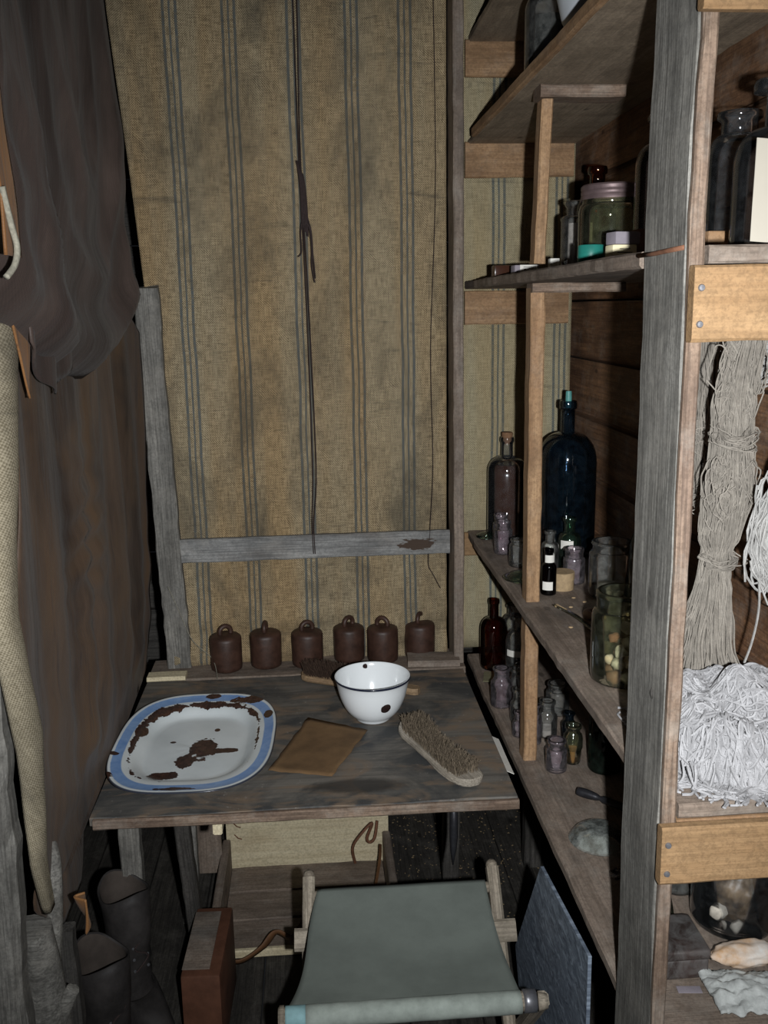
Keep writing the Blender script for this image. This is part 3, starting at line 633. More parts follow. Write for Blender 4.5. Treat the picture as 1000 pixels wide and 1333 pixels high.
# middle posts
tag(board('upright', (0.4445, 1.873, 1.675), (0.4545, 1.873, 1.975), 0.022, 0.042, M['orange'], (0, -1, 0), su, 0.0018), 'short upper middle post')
board('bearer', (0.436, 1.862, 1.981), (0.595, 1.862, 1.981), 0.06, 0.022, M['brownwood'], (0, 0, 1), su, 0.002)
0 and board('bearer', (0.43, 1.865, 1.953), (0.58, 1.905, 1.953), 0.05, 0.012, M['darkgrey'], (0, 0, 1), su, 0.002)
tag(board('upright', (0.443, 1.873, 0.646), (0.4425, 1.873, 1.63), 0.028, 0.045, M['orange'], (0, -1, 0), su, 0.0018), 'long lower middle post')
board('bearer', (0.428, 1.862, 1.630), (0.61, 1.862, 1.630), 0.05, 0.018, M['brownwood'], (0, 0, 1), su, 0.002)
for z, xe, m in ((2.19, 0.68, 'orange'), (1.955, 0.68, 'orange'), (1.592, 0.675, 'orange'), (0.965, 0.675, 'pine')):
    board('cleat', (0.403, 2.494, z), (xe, 2.494, z), 0.085 if z > 1 else 0.065, 0.014, M[m], (0, -1, 0), su)
0 and board('bearer', (0.44, 1.17, 1.975), (0.44, 2.4, 1.975), 0.02, 0.02, M['darkgrey'], (0, 0, 1), su)
board('upright', (0.60, 2.47, 0.0), (0.60, 2.47, 0.62), 0.05, 0.04, M['darkgrey'], (0, -1, 0), su)
tag(tubes('iron_spike', [[(0.402, 1.168, 1.655), (0.4045, 1.12, 1.655), (0.405, 1.08, 1.656), (0.406, 1.036, 1.657)]], 0.0028, M['rustmetal'], sides=8), 'rusty iron spike driven along the side of the grey corner post', 'nail')
# ================================================================ hides on the left
hc = thing('hide_curtain', 'dark brown greased canvas curtain hanging in heavy folds down the left side', 'curtain', (-0.44, 1.8, 0.6))
def drape(u, v):
    z = lerp(0.575, 2.55, v); y0 = pl([(0.60, 1.46), (0.69, 1.35), (0.98, 1.32), (1.2, 1.30), (1.55, 1.42), (2.6, 1.42)], z)
    y1 = pl([(0.575, 1.60), (0.655, 1.66), (0.675, 2.36), (0.75, 2.40), (0.98, 2.42), (1.3, 2.43), (1.55, 2.42), (1.68, 2.22), (2.6, 2.2)], z)
    y = lerp(y0, y1, u); x = -0.428
    x += 0.016 * nz(y * 5, z * 1.0, 2) + 0.013 * math.sin(y * 34 + 2.5 * nz(y * 2, z * 1.3)) * (0.35 + abs(nz(y * 2, z, 4)))
    x += 0.004 * nz(y * 22, z * 3, 7)
    g = math.exp(-((z - 1.18) / 0.16) ** 2) * math.exp(-((y - 1.78) / 0.14) ** 2); x += g * 0.008 * math.sin(z * 95 + 3 * nz(y * 9, z * 6))
    if z < 0.95: x -= 0.012 * (0.95 - z) / 0.3
    if z < 0.80: x = min(x, lerp(-0.449, -0.430, max(0, (z - 0.72) / 0.08)))
    dg = math.sin((y * 0.9 + z * 1.5) * 30); x += 0.003 * dg * max(0, 1 - abs(z - 0.85) / 0.35)
    return (x, y, z)
cloth('lower_drape', drape, 90, 130, M['hide'], hc, 0.003, lambda u, v, p: (p.y, p.z))
def hemz(s): return pl([(0, 1.665), (0.12, 1.61), (0.25, 1.56), (0.42, 1.508), (0.5, 1.514), (0.6, 1.49), (0.72, 1.483), (0.85, 1.492), (0.94, 1.53), (1, 1.61)], s)
def swag(u, v):
    z = lerp(hemz(u), 2.5, v ** 0.9); y1 = pl([(1.5, 2.0), (1.64, 2.07), (1.914, 2.04), (2.176, 1.96), (2.6, 1.9)], z)
    y0 = pl([(1.6, 1.16), (1.75, 1.22), (1.85, 1.22), (2.6, 1.15)], z)
    y = lerp(y0, y1, u); k = (z - hemz(u))
    x = -0.362 - 0.045 * math.exp(-k / 0.03) + 0.012 * math.exp(-((k - 0.07) / 0.05) ** 2)
    ph = (y - 1.1) * 20 + (z - 1.6) * 7 * (1.5 - u)
    x += 0.022 * (1 - 2 * abs(math.sin(0.5 * ph + 1.5 * nz(y * 2, z * 1.1)))) * (0.25 + abs(nz(y * 1.8, z * 1.2, 8))) + 0.012 * nz(y * 4, z * 1.6, 5)
    x += 0.011 * math.sin(k * 55 - u * 3) * math.exp(-k / 0.14)
    rr_ = math.sqrt(((u - 0.62) / 0.42) ** 2 + (max(0, 1.95 - z) / 0.46) ** 2) + 0.12 * nz(y * 4, z * 3, 11)
    x += 0.016 * (1 - abs(math.sin(rr_ * 9.5)) * 2) * max(0.15, min(1, (2.3 - z) * 1.6)) * (0.35 + abs(nz(y * 3, z * 2, 21)))
    return (x - 0.02 * max(0, (u - 0.93) / 0.07), y, z)
cloth('swag', swag, 110, 90, M['swag'], hc, 0.004, lambda u, v, p: (p.y, p.z))
def flap(u, v):
    y = lerp(1.38, 1.66, u); zb = pl([(0, 1.56), (0.25, 1.50), (0.5, 1.475), (0.6, 1.49), (0.8, 1.51), (1, 1.54)], u); z = lerp(zb, 1.75, v)
    return (-0.393 + 0.006 * nz(y * 20, z * 6) + 0.006 * math.sin(y * 60), y, z)
cloth('inner_flap', flap, 30, 20, M['swag'], hc, 0.003, lambda u, v, p: (p.y, p.z))
def edge(u, v):
    z = lerp(1.48, 1.74, v); y = 1.40 + (u - 0.6) * pl([(1.48, 0.01), (1.6, 0.10), (1.74, 0.13)], z)
    return (-0.402 + 0.006 * nz(y * 12, z * 8) + 0.005 * (1 - u) , y, z)
tag(cloth('hem_facing', edge, 14, 50, M['hem'], hc, 0.003, lambda u, v, p: (p.y, p.z)), 'orange-brown inner facing at the near edge')
def edge2(u, v):
    z = lerp(1.665, 2.0, v); y = 1.165 + pl([(1.665, 0.065), (1.72, 0.06), (1.85, 0.035), (2.0, 0.015)], z) * u
    return (-0.345 + 0.006 * nz(y * 12, z * 8), y, z)
tag(cloth('hem_facing', edge2, 10, 30, M['hem'], hc, 0.003, lambda u, v, p: (p.y, p.z)), 'orange-brown turned edge of the upper drape')
tubes('edging_rope', [smoothpath([(-0.342, 1.165, 1.74), (-0.340, 1.18, 1.70), (-0.338, 1.188, 1.675), (-0.340, 1.18, 1.655), (-0.345, 1.16, 1.64)], 10)], 0.004, M['rope'], hc, sides=6)
# sacking strip
def strip(u, v):
    z = lerp(0.70, 1.60, v); yc = pl([(0.66, 1.36), (0.8, 1.32), (0.99, 1.33), (1.19, 1.275), (1.4, 1.31), (1.56, 1.36), (1.62, 1.36)], z); w_ = pl([(0.66, 0.012), (0.8, 0.022), (1.0, 0.036), (1.2, 0.036), (1.5, 0.055), (1.62, 0.05)], z)
    a = u * PI * 1.25 - 0.3; b = (z - 0.66) * 2
    return (-0.43 + w_ * 0.55 * math.sin(a) + 0.004 * nz(z * 9, u * 3), yc - w_ * math.cos(a), z)
tag(cloth('sacking_strip', strip, 16, 60, M['sack'], None, 0.003, lambda u, v, p: (p.z * 0.4 + u * 0.1, p.z)), 'pale rolled strip of sacking down the left edge of the photo, beside the dark hide', 'sacking')
def rag_end(u, v):
    z = lerp(0.655, 0.715, v); y = lerp(1.34, pl([(0, 1.40), (1, 1.36)], v), u)
    return (-0.380 + 0.01 * math.sin(u * 5 + z * 20), y, z + 0.02 * u * (1 - v))
tag(cloth('hanging_rag', rag_end, 12, 14, M['hem'], None, 0.003, lambda u, v, p: (p.y, p.z)), 'small torn scrap of brown hide below the sacking strip', 'rag')
# old posts bottom left
tag(board('weathered_post', (-0.50, 1.31, 0.0), (-0.468, 1.29, 1.30), 0.062, 0.05, M['grey'], (0, -1, 0), None, 0.005, 0.01), 'grey weathered squared post at the far left edge', 'post')
tag(board('weathered_post', (-0.545, 1.40, 0.0), (-0.55, 1.40, 1.6), 0.06, 0.05, M['brownwood'], (0, -1, 0), None, 0.004), 'brownish post behind the grey one at the far left', 'post')
def log(name, paths, radii, mat, label, cat):
    t = None; vs = []; fs = []
    for P_, rr in zip(paths, radii):
        P_ = smoothpath(P_, 10); n = len(P_); base = len(vs); sd = 18; up = Vector((1, 0.2, 0.1))
        for i, p in enumerate(P_):
            tt = (P_[min(i+1, n-1)] - P_[max(i-1, 0)]).normalized(); u = (up - tt * up.dot(tt)).normalized(); v = tt.cross(u); f = i / (n - 1); r0 = lerp(rr[0], rr[1], f)
            for j in range(sd):
                a = 2 * PI * j / sd; r1 = r0 * (1 + 0.22 * nz(math.cos(a) * 2, math.sin(a) * 2, f * 1.6 + base) + 0.10 * nz(math.cos(a) * 7, math.sin(a) * 7, f * 2))
                vs.append(p + (u * math.cos(a) + v * math.sin(a)) * r1)
        for i in range(n - 1):
            for j in range(sd):
                a_ = base + i * sd + j; b_ = base + i * sd + (j + 1) % sd; fs.append((a_, b_, b_ + sd, a_ + sd))
        fs.append(tuple(base + j for j in range(sd - 1, -1, -1))); fs.append(tuple(base + (n - 1) * sd + j for j in range(sd)))
    return tag(obj(name, vs, fs, mat, None, smooth=True, ang=70), label, cat)
log('forked_trunk', [[(-0.475, 1.42, 0.0), (-0.47, 1.41, 0.3), (-0.468, 1.40, 0.52), (-0.47, 1.39, 0.64)], [(-0.468, 1.40, 0.50), (-0.455, 1.42, 0.60), (-0.452, 1.45, 0.70), (-0.458, 1.47, 0.74)], [(-0.465, 1.40, 0.42), (-0.435, 1.40, 0.49), (-0.42, 1.40, 0.515)]],
    [(0.044, 0.032), (0.024, 0.014), (0.020, 0.011)], M['grey'], 'gnarled grey forked tree trunk standing at the bottom left corner', 'trunk')
tag(board('dark_beam', (-0.462, 1.50, 0.0), (-0.462, 1.50, 0.56), 0.05, 0.03, M['darkgrey'], (0, -1, 0), None, 0.004), 'dark brown slab standing between forked trunk and boots', 'board')
tag(board('stowed_board', (-0.34, 2.45, 0.05), (-0.335, 2.45, 0.40), 0.1, 0.02, M['shelf'], (0, -1, 0), None, 0.003), 'light board standing under the table behind the boots', 'board')
tag(board('stowed_board', (-0.205, 2.75, 0.003), (-0.2, 2.75, 0.32), 0.17, 0.02, M['grey'], (0, -1, 0), None, 0.003), 'grey board standing under the table left of the crate', 'board')

# ================================================================ boots
def boot(name, label, W, parts_r, H):
    t = thing(name, label, 'boot'); t.matrix_basis = W
    # shaft: stacked oval rings that run into a foot along +x
    vs = []; fs = []; n = 36; rings = []
    for k in range(13):                                                   # shaft from the top down
        f = k / 12; z = lerp(H, 0.11, f); rr = parts_r * lerp(1.0, 0.86, math.sin(f * PI * .9)); rings.append((0.012 * math.sin(f * 5), z, rr * 1.08, rr * 0.92))
    for i, (cx, z, rx, ry) in enumerate(rings):
        for j in range(n):
            a = 2 * PI * j / n; wq = 1 + (0.05 if i < 6 else 0.09) * nz(math.cos(a) * 1.5, math.sin(a) * 1.5, z * 9) + (0.05 * math.sin(z * 130 + 2 * math.cos(a)) if 6 < i < 12 else 0); dz = 0.012 * math.cos(2 * a) * (1 - i / 12) if i < 5 else 0
            vs.append((cx + rx * math.cos(a) * wq, ry * math.sin(a) * wq, z + dz))
    foot = [(0.125, 1.12), (0.105, 1.45), (0.08, 1.7), (0.05, 1.86), (0.02, 1.9), (0.006, 1.86)]
    for (z, k) in foot:
        for j in range(n):
            a = 2 * PI * j / n; c, s_ = math.cos(a), math.sin(a); ext = (parts_r * 1.08) if c < 0 else parts_r * (1.08 + (k - 1) * 2.3)
            ww = parts_r * (0.86 + 0.1 * max(0, c) * (k - 1)); wq = 1 + 0.04 * nz(c * 3, s_ * 3, z * 20)
            vs.append((ext * c * wq, ww * s_ * wq, z))
    m = len(rings) + len(foot)
    for i in range(m - 1):
        for j in range(n):
            a_ = i * n + j; b_ = i * n + (j + 1) % n; fs.append((b_, a_, a_ + n, b_ + n))
    fs.append(tuple((m - 1) * n + j for j in range(n)))
    up = obj('upper', vs, fs, M['leather'], t, None, True, True, ang=70)
    md = up.modifiers.new('thickness', 'SOLIDIFY'); md.thickness = 0.004; md.offset = -1
    vs2 = []; fs2 = []
    for i, (cx, z, rx, ry) in enumerate(rings[:6]):
        for j in range(n):
            a = 2 * PI * j / n; dz = 0.012 * math.cos(2 * a) * (1 - i / 12) - 0.002
            wq = 1 + 0.05 * nz(math.cos(a) * 1.5, math.sin(a) * 1.5, z * 9)
            vs2.append((cx + (rx - 0.0055) * math.cos(a) * wq, (ry - 0.0055) * math.sin(a) * wq, z + dz))
    for i in range(5):
        for j in range(n):
            a_ = i * n + j; b_ = i * n + (j + 1) % n; fs2.append((a_, b_, b_ + n, a_ + n))
    fs2.append(tuple(5 * n + j for j in range(n)))
    obj('lining', vs2, fs2, M['leather_in'], t, None, True, True, ang=70)
    L = parts_r * (1.08 + 0.88 * 2.3)
    obj('sole', *prism([(L * 0.98 * math.cos(a) if math.cos(a) > 0 else parts_r * 1.1 * math.cos(a), parts_r * 0.98 * math.sin(a)) for a in [2 * PI * i / 40 for i in range(40)]], 0.0, 0.012), M['darkmetal'], t, None, True)
    for s_ in (-1, 1):
        P_ = []
        for q in range(6):
            z = H - 0.03 - q * 0.028; P_.append(z)
        for z in P_: lathe('eyelet', [(0, 0.002), (0.003, 0.0018), (0.0036, 0)], M['steel'], t, Matrix.Translation((parts_r * 0.99, s_ * 0.016, z)) @ Matrix.Rotation(PI/2, 4, 'Y'), seg=10)
    tubes('lace', [smoothpath([(parts_r * 1.0 + 0.005, (-1) ** q * 0.015, H - 0.03 - q * 0.028) for q in range(6)], 5)], 0.002, M['string'], t, None, True)
    return t
def prism(pts, z0, z1):
    n = len(pts); vs = [(x, y, z0) for x, y in pts] + [(x, y, z1) for x, y in pts]
    return vs, [tuple(range(n - 1, -1, -1)), tuple(range(n, 2 * n))] + [(i, (i + 1) % n, (i + 1) % n + n, i + n) for i in range(n)]
boot('leather_boot', 'tall worn black leather boot, the farther one of the pair under the table', T(-0.442, 1.90, 0.012, -0.9), 0.058, 0.36)
boot('leather_boot', 'tall worn black leather boot, the nearer one of the pair, lower in the photo', T(-0.452, 1.700, 0.012, -0.9), 0.060, 0.345)
# red-brown tin behind the boots
rt = thing('storage_tin', 'red-brown lidless tin box standing right of the boots', 'box', (-0.272, 1.935, 0.003), -0.04)
rbox('body', 0.085, 0.24, 0.20, M['redbox'], rt, T(0, 0, 0), bev=0.006)
tag(rbox('lid_panel', 0.06, 0.2, 0.003, M['shelf'], rt, T(-0.012, 0.0, 0.2002), bev=0.001), 'pale worn inset of the top')

# ================================================================ crate
cr = thing('wooden_crate', 'low open wooden crate with pale pine back on the floor under the table', 'crate', (-0.05, 2.33, 0.003))
board('end_panel', (-0.283, 2.525, 0.10), (0.185, 2.525, 0.10), 0.19, 0.014, M['cream'], (0, -1, 0), cr)
board('side_panel', (-0.283, 2.135, 0.055), (-0.283, 2.515, 0.055), 0.10, 0.022, M['shelf'], (1, 0, 0), cr)
board('side_panel', (0.178, 2.135, 0.055), (0.178, 2.515, 0.055), 0.10, 0.022, M['shelf'], (1, 0, 0), cr)
tag(board('end_panel', (-0.272, 2.135, 0.014), (0.167, 2.135, 0.014), 0.022, 0.014, M['cream'], (0, -1, 0), cr), 'low pale front rail')
for i in range(3): board('bottom_board', (-0.270, 2.205 + 0.125 * i, 0.010), (0.165, 2.205 + 0.125 * i, 0.010), 0.12, 0.010, M['shelf'], (0, 0, 1), cr, 0.002)
nails = [[(x, 2.519, z), (x + 0.012, 2.505, z - 0.004), (x + 0.022, 2.506, z - 0.008)] for x, z in ((-0.262, 0.178), (-0.262, 0.155), (-0.260, 0.118), (0.165, 0.175), (0.150, 0.19), (-0.0, 0.17))]
for nn_ in nails: tubes('nail', [nn_], 0.0017, M['rustmetal'], cr)
tag(tubes('bent_wire_hook', [smoothpath([(0.085, 2.48, 0.03), (0.078, 2.46, 0.09), (0.10, 2.45, 0.135), (0.135, 2.46, 0.165), (0.12, 2.46, 0.12), (0.128, 2.46, 0.105), (0.142, 2.46, 0.12), (0.15, 2.47, 0.165)], 8)], 0.0042, M['rustmetal']), 'bent rusty wire hook leaning on the crate back at its right corner', 'hook')
tag(tubes('leather_thong', [smoothpath([(0.07, 2.36, 0.02), (0.09, 2.33, 0.045), (0.12, 2.31, 0.03), (0.135, 2.33, 0.06), (0.15, 2.38, 0.10), (0.155, 2.42, 0.12)], 8)], 0.004, M['strap']), 'short dark thong curling up inside the crate near its right side', 'strap')
def ribbon(name, path, wdt, mat, label, cat, up=(0, 0, 1), th=0.003):
    P_ = smoothpath(path, 10); n = len(P_)
    def f(u, v):
        i = min(int(u * (n - 1)), n - 2); fr = u * (n - 1) - i; p = P_[i].lerp(P_[i + 1], fr); t = (P_[i + 1] - P_[i]).normalized(); s_ = t.cross(Vector(up)).normalized()
        return p + s_ * (v - .5) * wdt
    return tag(cloth(name, f, n * 2, 2, mat, None, th), label, cat)
ribbon('leather_strap', [(-0.275, 2.10, 0.035), (-0.22, 2.085, 0.028), (-0.165, 2.11, 0.045), (-0.13, 2.125, 0.075), (-0.09, 2.12, 0.06), (-0.065, 2.13, 0.085), (-0.04, 2.15, 0.115), (-0.015, 2.16, 0.10)], 0.02, M['strap'],
    'wavy brown leather strap lying over the crate front', 'strap', up=(0, 1, 0.5))
# grain on the floor
vs = []; fs = []
for i in range(520):
    a = R.gauss(0, 1); x = 0.33 + 0.16 * a; y = 2.55 + R.gauss(0, 0.26)
    if not (0.2 < x < 0.68 and 2.0 < y < 3.14): x = R.uniform(0.2, 0.68); y = R.uniform(2.05, 3.1)
    z = 0.006; s_ = R.uniform(0.0013, 0.0028); an = R.random() * 6.3; b_ = len(vs)
    for (p, q, r_) in ((1.6, 0, 0), (0, 1, 0), (-1.6, 0, 0), (0, -1, 0), (0, 0, 1), (0, 0, -1)):
        vs.append((x + s_ * (p * math.cos(an) - q * math.sin(an)), y + s_ * (p * math.sin(an) + q * math.cos(an)), z + s_ * r_))
    for (p, q) in ((0, 1), (1, 2), (2, 3), (3, 0)): fs += [(b_ + p, b_ + q, b_ + 4), (b_ + q, b_ + p, b_ + 5)]
tag(obj('scattered_grain', vs, fs, M['grain']), 'golden grain scattered over the dark floor behind the stool', 'grain', kind='stuff')

# ================================================================ stool
st = thing('camp_stool', 'folding camp stool with grey-green canvas seat in the foreground', 'stool', (0.14, 1.58, 0.0))
ZS = 0.432
def tilt(x): return 0
def bar(name, a, b, w_, t_, n, mat=None, **k): return board(name, a, b, w_, t_, mat or M['stool'], n, st, 0.0008, 0.006, **k)
yb, yf = 1.738, 1.402
for s_, x in ((0, -0.035), (1, 0.342)):
    g = bar('leg', (x, yb + 0.014, ZS + 0.032), (x + (0.004 if s_ else -0.02), yf - 0.02, 0.01), 0.024, 0.03, (0, -1, 0.8))
    lathe('rounded_top', [(0.0, 0.013), (0.006, 0.0115), (0.0105, 0.007), (0.012, 0.0)], M['stool'], g, wm(g).inverted() @ Matrix.Translation((x, yb + 0.016, ZS + 0.033)), seg=20, squash=1.2)
    bar('leg', (x - 0.024 if not s_ else x + 0.024, yf + 0.01, ZS - 0.01), (x - 0.024 if not s_ else x + 0.024, yb + 0.02, 0.01), 0.024, 0.028, (0, -1, -0.8))
bar('cross_bar', (-0.066, 1.665, 0.385), (0.372, 1.652, 0.385), 0.042, 0.02, (0, -1, 0.8))
tubes('rear_rail', [[(-0.04, yb - 0.004, ZS), (0.345, yb - 0.008, ZS)]], 0.011, M['stool'], st, sides=14)
tag(tubes('front_rail', [[(-0.088, yf, ZS - 0.002), (0.352, yf, ZS - 0.002)]], 0.0165, M['stool'], st, sides=16), 'round front rail under the canvas')
def seat(u, v):
    x0 = lerp(-0.075, -0.018, v ** 0.75); x1 = lerp(0.326, 0.325, v) - 0.005 * math.sin(v * PI); x = lerp(x0 + 0.004 * math.sin(v * PI * 2), x1, u)
    y = lerp(yf, yb, v); s_ = math.sin(PI * v); z = ZS + 0.013 - 0.018 * s_ * (0.75 + 0.25 * math.sin(PI * u)) + 0.0015 * nz(x * 9, y * 9)
    return (x, y - 0.02 * u * 0, z)
cloth('canvas_seat', seat, 40, 30, M['canvas'], st, 0.0025, lambda u, v, p: (p.x, p.y))
for nm, xa, xb, mt, lb in (('canvas_wrap', -0.042, 0.326, 'canvas2', 'pale worn canvas rolled over the front rail'), ('canvas_wrap', -0.076, -0.042, 'canvas3', 'turquoise stained end of the front roll')):
    def wrp(u, v, xa=xa, xb=xb):
        a = lerp(0.25 * PI, 1.55 * PI, v); x = lerp(xa, xb, u); r_ = 0.0182 + 0.0006 * nz(x * 30, a)
        return (x, yf + 0.0 + r_ * math.cos(a) * 1.0, ZS - 0.003 + r_ * math.sin(a))
    tag(cloth(nm, wrp, 40 if xb > 0 else 8, 14, M[mt], st, 0.002), lb)
tubes('rail_end', [[(0.330, yf, ZS - 0.002), (0.338, yf, ZS - 0.002), (0.352, yf, ZS - 0.002)]], 0.019, M['steel'], st, sides=16)
tubes('rail_knob', [[(0.356, yf - 0.002, ZS - 0.003), (0.372, yf - 0.003, ZS - 0.003)]], 0.016, M['stool'], st, sides=16, taper=lambda k: 1 - 0.25 * k)
tubes('rail_end', [[(-0.086, yf, ZS - 0.002), (-0.078, yf, ZS - 0.002)]], 0.0195, M['stool'], st, sides=16)

# scraped metal sheet leaning against the shelf unit
def slab(u, v):
    return None
sl_pts = [(0.414, 1.607, 0.552), (0.414, 1.295, 0.592), (0.414, 1.29, 0.02), (0.414, 1.70, 0.02), (0.414, 1.814, 0.228)]
vs = [(x - 0.006, y, z) for x, y, z in sl_pts] + [(x + 0.0, y, z) for x, y, z in sl_pts]; n = 5
fs = [tuple(range(n)), tuple(range(2 * n - 1, n - 1, -1))] + [((i + 1) % n, i, i + n, (i + 1) % n + n) for i in range(n)]
c_ = Vector((0.411, 1.5, 0.3)); sl = obj('scraped_metal_sheet', [Vector(v) - c_ for v in vs], fs, M['slate'], None, Matrix.Translation(c_))
tag(sl, 'blue-grey scratched metal sheet standing under the shelves right of the stool', 'metal sheet')
# ================================================================ glassware and other things on the shelves
def inner(prof, th=0.0022):
    out = []; ri = [(max(r - th, 0), z) for r, z in prof[::-1]]
    for r, z in ri:
        out.append((r, max(z, th * 1.5)))
    return out
def bottle_prof(r, h, nr, nh, lip=1.25, sh=None, foot=0.92):
    sh = sh if sh is not None else r * 0.75; zs = h - nh - sh
    p = [(0, 0.002), (r * foot * .8, 0.001), (r * foot, 0.0), (r * 0.985, r * 0.10), (r, r * 0.25), (r, zs)]
    for k in range(1, 9):
        a = k / 8 * PI / 2; p.append((nr + (r - nr) * math.cos(a), zs + sh * math.sin(a) ** 0.9))
    p += [(nr * 0.98, h - nh * 0.5), (nr, h - nh * 0.28), (nr * lip, h - nh * 0.24), (nr * lip * 1.02, h - nh * 0.1), (nr * lip * .95, h), (nr * 0.9, h)]
    return p
def jar_prof(r, h, mr, nh, lip=1.12, sh=None):
    sh = sh if sh is not None else r * 0.22; zs = h - nh - sh
    p = [(0, 0.003), (r * 0.7, 0.001), (r * 0.88, 0.0), (r * 0.97, r * 0.08), (r, r * 0.2), (r, zs)]
    for k in range(1, 6):
        a = k / 5 * PI / 2; p.append((mr + (r - mr) * math.cos(a), zs + sh * math.sin(a)))
    p += [(mr, h - nh * 0.45), (mr * lip, h - nh * 0.3), (mr * lip * 1.01, h - nh * 0.1), (mr * lip * 0.96, h), (mr * 0.93, h)]
    return p
def glassware(name, label, cat, x, y, z, prof, mat, rz=0, group=None, W=None):
    t = thing(name, label, cat, (x, y, z + 0.0006), rz, group)
    if W: t.matrix_basis = W
    lathe('glass_body', prof + inner(prof), mat, t, seg=40, ang=60)
    return t
def fill(t, r, z0, z1, mat, name='contents', top=None):
    p = [(0, z0), (r * 0.93, z0), (r, z0 + 0.004), (r, z1)] + (top or []) + [(0, (top or [(0, z1)])[-1][1])]
    return lathe(name, p, mat, t, seg=36, ang=50)
def stopper(t, r, z0, h, mat, name='cork', flare=1.0):
    return lathe(name, [(0, z0), (r * 0.9, z0), (r, z0 + h * .5), (r * flare, z0 + h * 0.9), (r * flare * .9, z0 + h), (0, z0 + h)], mat, t, seg=24, ang=40)
def label_patch(t, r, z0, z1, a0, a1, mat, rag=0.0):
    n = 20; vs = []; fs = []
    for i in range(n + 1):
        a = a0 + (a1 - a0) * i / n
        for (q, rr) in ((0, r), (1, r), (1, r + 0.0006), (0, r + 0.0006)):
            z = lerp(z0 + rag * (nz(i * 1.1, 3) + 0.4), z1, q); vs.append((rr * math.cos(a), rr * math.sin(a), z))
    for i in range(n):
        for j in range(4): a = i * 4 + j; b = i * 4 + (j + 1) % 4; fs.append((b, a, a + 4, b + 4))
    fs += [(0, 1, 2, 3), (n*4+3, n*4+2, n*4+1, n*4)]
    return obj('paper_label', vs, fs, mat, t, None, True)
def box(name, label, cat, W, sx, sy, sz, mat, bev=0.002):
    t = rbox(name, sx, sy, sz, mat, None, W, bev=bev); return tag(t, label, cat)
ZU, ZA, ZB, ZC, ZD = 2.245, 2.006, 1.661, 1.001, 0.646
FACE = -PI / 2 - 0.25                                                    # towards the room and the camera
# --- shelf A (tan, high)
t = glassware('glass_flagon', 'large dusty clear glass flagon high on the tan shelf', 'bottle', 0.475, 1.93, ZA, bottle_prof(0.048, 0.218, 0.016, 0.05), M['g_clear'])
fill(t, 0.044, 0.004, 0.12, M['liq_dark'], 'dark_liquid')
t = lathe('grey_basin', [(0, 0), (0.055, 0), (0.06, 0.004), (0.078, 0.02), (0.095, 0.05), (0.105, 0.09), (0.11, 0.135), (0.116, 0.142), (0.114, 0.146), (0.106, 0.139), (0.10, 0.09), (0.09, 0.052), (0.072, 0.024), (0.05, 0.008), (0, 0.007)], M['pot'], None, T(0.525, 1.66, ZA), seg=64)
tag(t, 'pale grey rounded basin cut off by the top edge of the photo', 'basin')
# --- shelf B
t = box('matchbox', 'dark flat box lying at the left end of the jar shelf', 'box', T(0.437, 2.17, ZB, 0.1), 0.045, 0.03, 0.024, M['liq_brown'])
t = thing('label_packet', 'grey-white paper packet lying beside the dark flat box', 'packet', (0.462, 2.06, ZB), 0.12)
rbox('packet', 0.054, 0.028, 0.02, M['mauve'], t); rbox('paper_wrapper', 0.04, 0.0292, 0.0206, M['paper_white'], t, T(0.004, 0, 0))
for q in range(4): rbox('print_line', 0.028, 0.0003, 0.0012, M['ink'], t, T(0.006, -0.0148, 0.004 + q * 0.0036), bev=0.0001)
box('white_packet', 'small white packet just right of the short upper middle post', 'packet', T(0.508, 1.995, ZB, 0.0), 0.02, 0.02, 0.03, M['paper_white'])
t = glassware('ribbed_jar', 'narrow dusty glass jar behind and left of the big lidded jar', 'jar', 0.572, 2.03, ZB, jar_prof(0.04, 0.145, 0.029, 0.028), M['g_clear']); fill(t, 0.036, 0.004, 0.10, M['powder'])
t = glassware('red_neck_bottle', 'red-brown glass bottle behind the big lidded jar, only its neck showing', 'bottle', 0.632, 2.12, ZB, bottle_prof(0.042, 0.225, 0.0165, 0.06), M['g_amber']); fill(t, 0.039, 0.004, 0.12, M['liq_brown'], 'liquid')
t = glassware('lidded_jar', 'large glass jar with a dull screw lid on the middle shelf', 'jar', 0.558, 1.78, ZB, jar_prof(0.059, 0.128, 0.052, 0.014, 1.04, 0.016), M['g_olive'])
lathe('screw_lid', [(0.054, 0.122), (0.0555, 0.121), (0.0555, 0.127), (0.0545, 0.129), (0.0555, 0.131), (0.0555, 0.135), (0.0545, 0.137), (0.0555, 0.139), (0.0555, 0.144), (0.053, 0.147), (0, 0.147)], M['zinc'], t, seg=64, ang=30)
fill(t, 0.055, 0.004, 0.03, M['powder'])
tag(lathe('teal_pot', [(0, 0), (0.0205, 0), (0.0225, 0.002), (0.0225, 0.034), (0.021, 0.036), (0.019, 0.035), (0, 0.033)], M['teal'], None, T(0.487, 1.66, ZB), seg=36), 'small teal green pot in front of the lidded jar', 'pot')
t = thing('pill_box', 'cream-fronted little box with a grey lid beside the teal pot', 'box', (0.507, 1.56, ZB), 0.12)
rbox('tray', 0.042, 0.03, 0.030, M['yellowlabel'], t); tag(rbox('lid', 0.045, 0.032, 0.020, M['mauve'], t, T(0.003, 0, 0.030, 0.1)), 'grey-mauve lid')
for q, wd in enumerate((0.022, 0.03, 0.026, 0.018)): rbox('print_line', wd, 0.0004, 0.0012, M['ink'], t, T(0, -0.0152, 0.006 + q * 0.0055), bev=0.0001)
box('rust_block', 'rusty red block standing right of the little grey-lidded box', 'block', T(0.542, 1.58, ZB, 0.1), 0.014, 0.03, 0.055, M['rustmetal'])
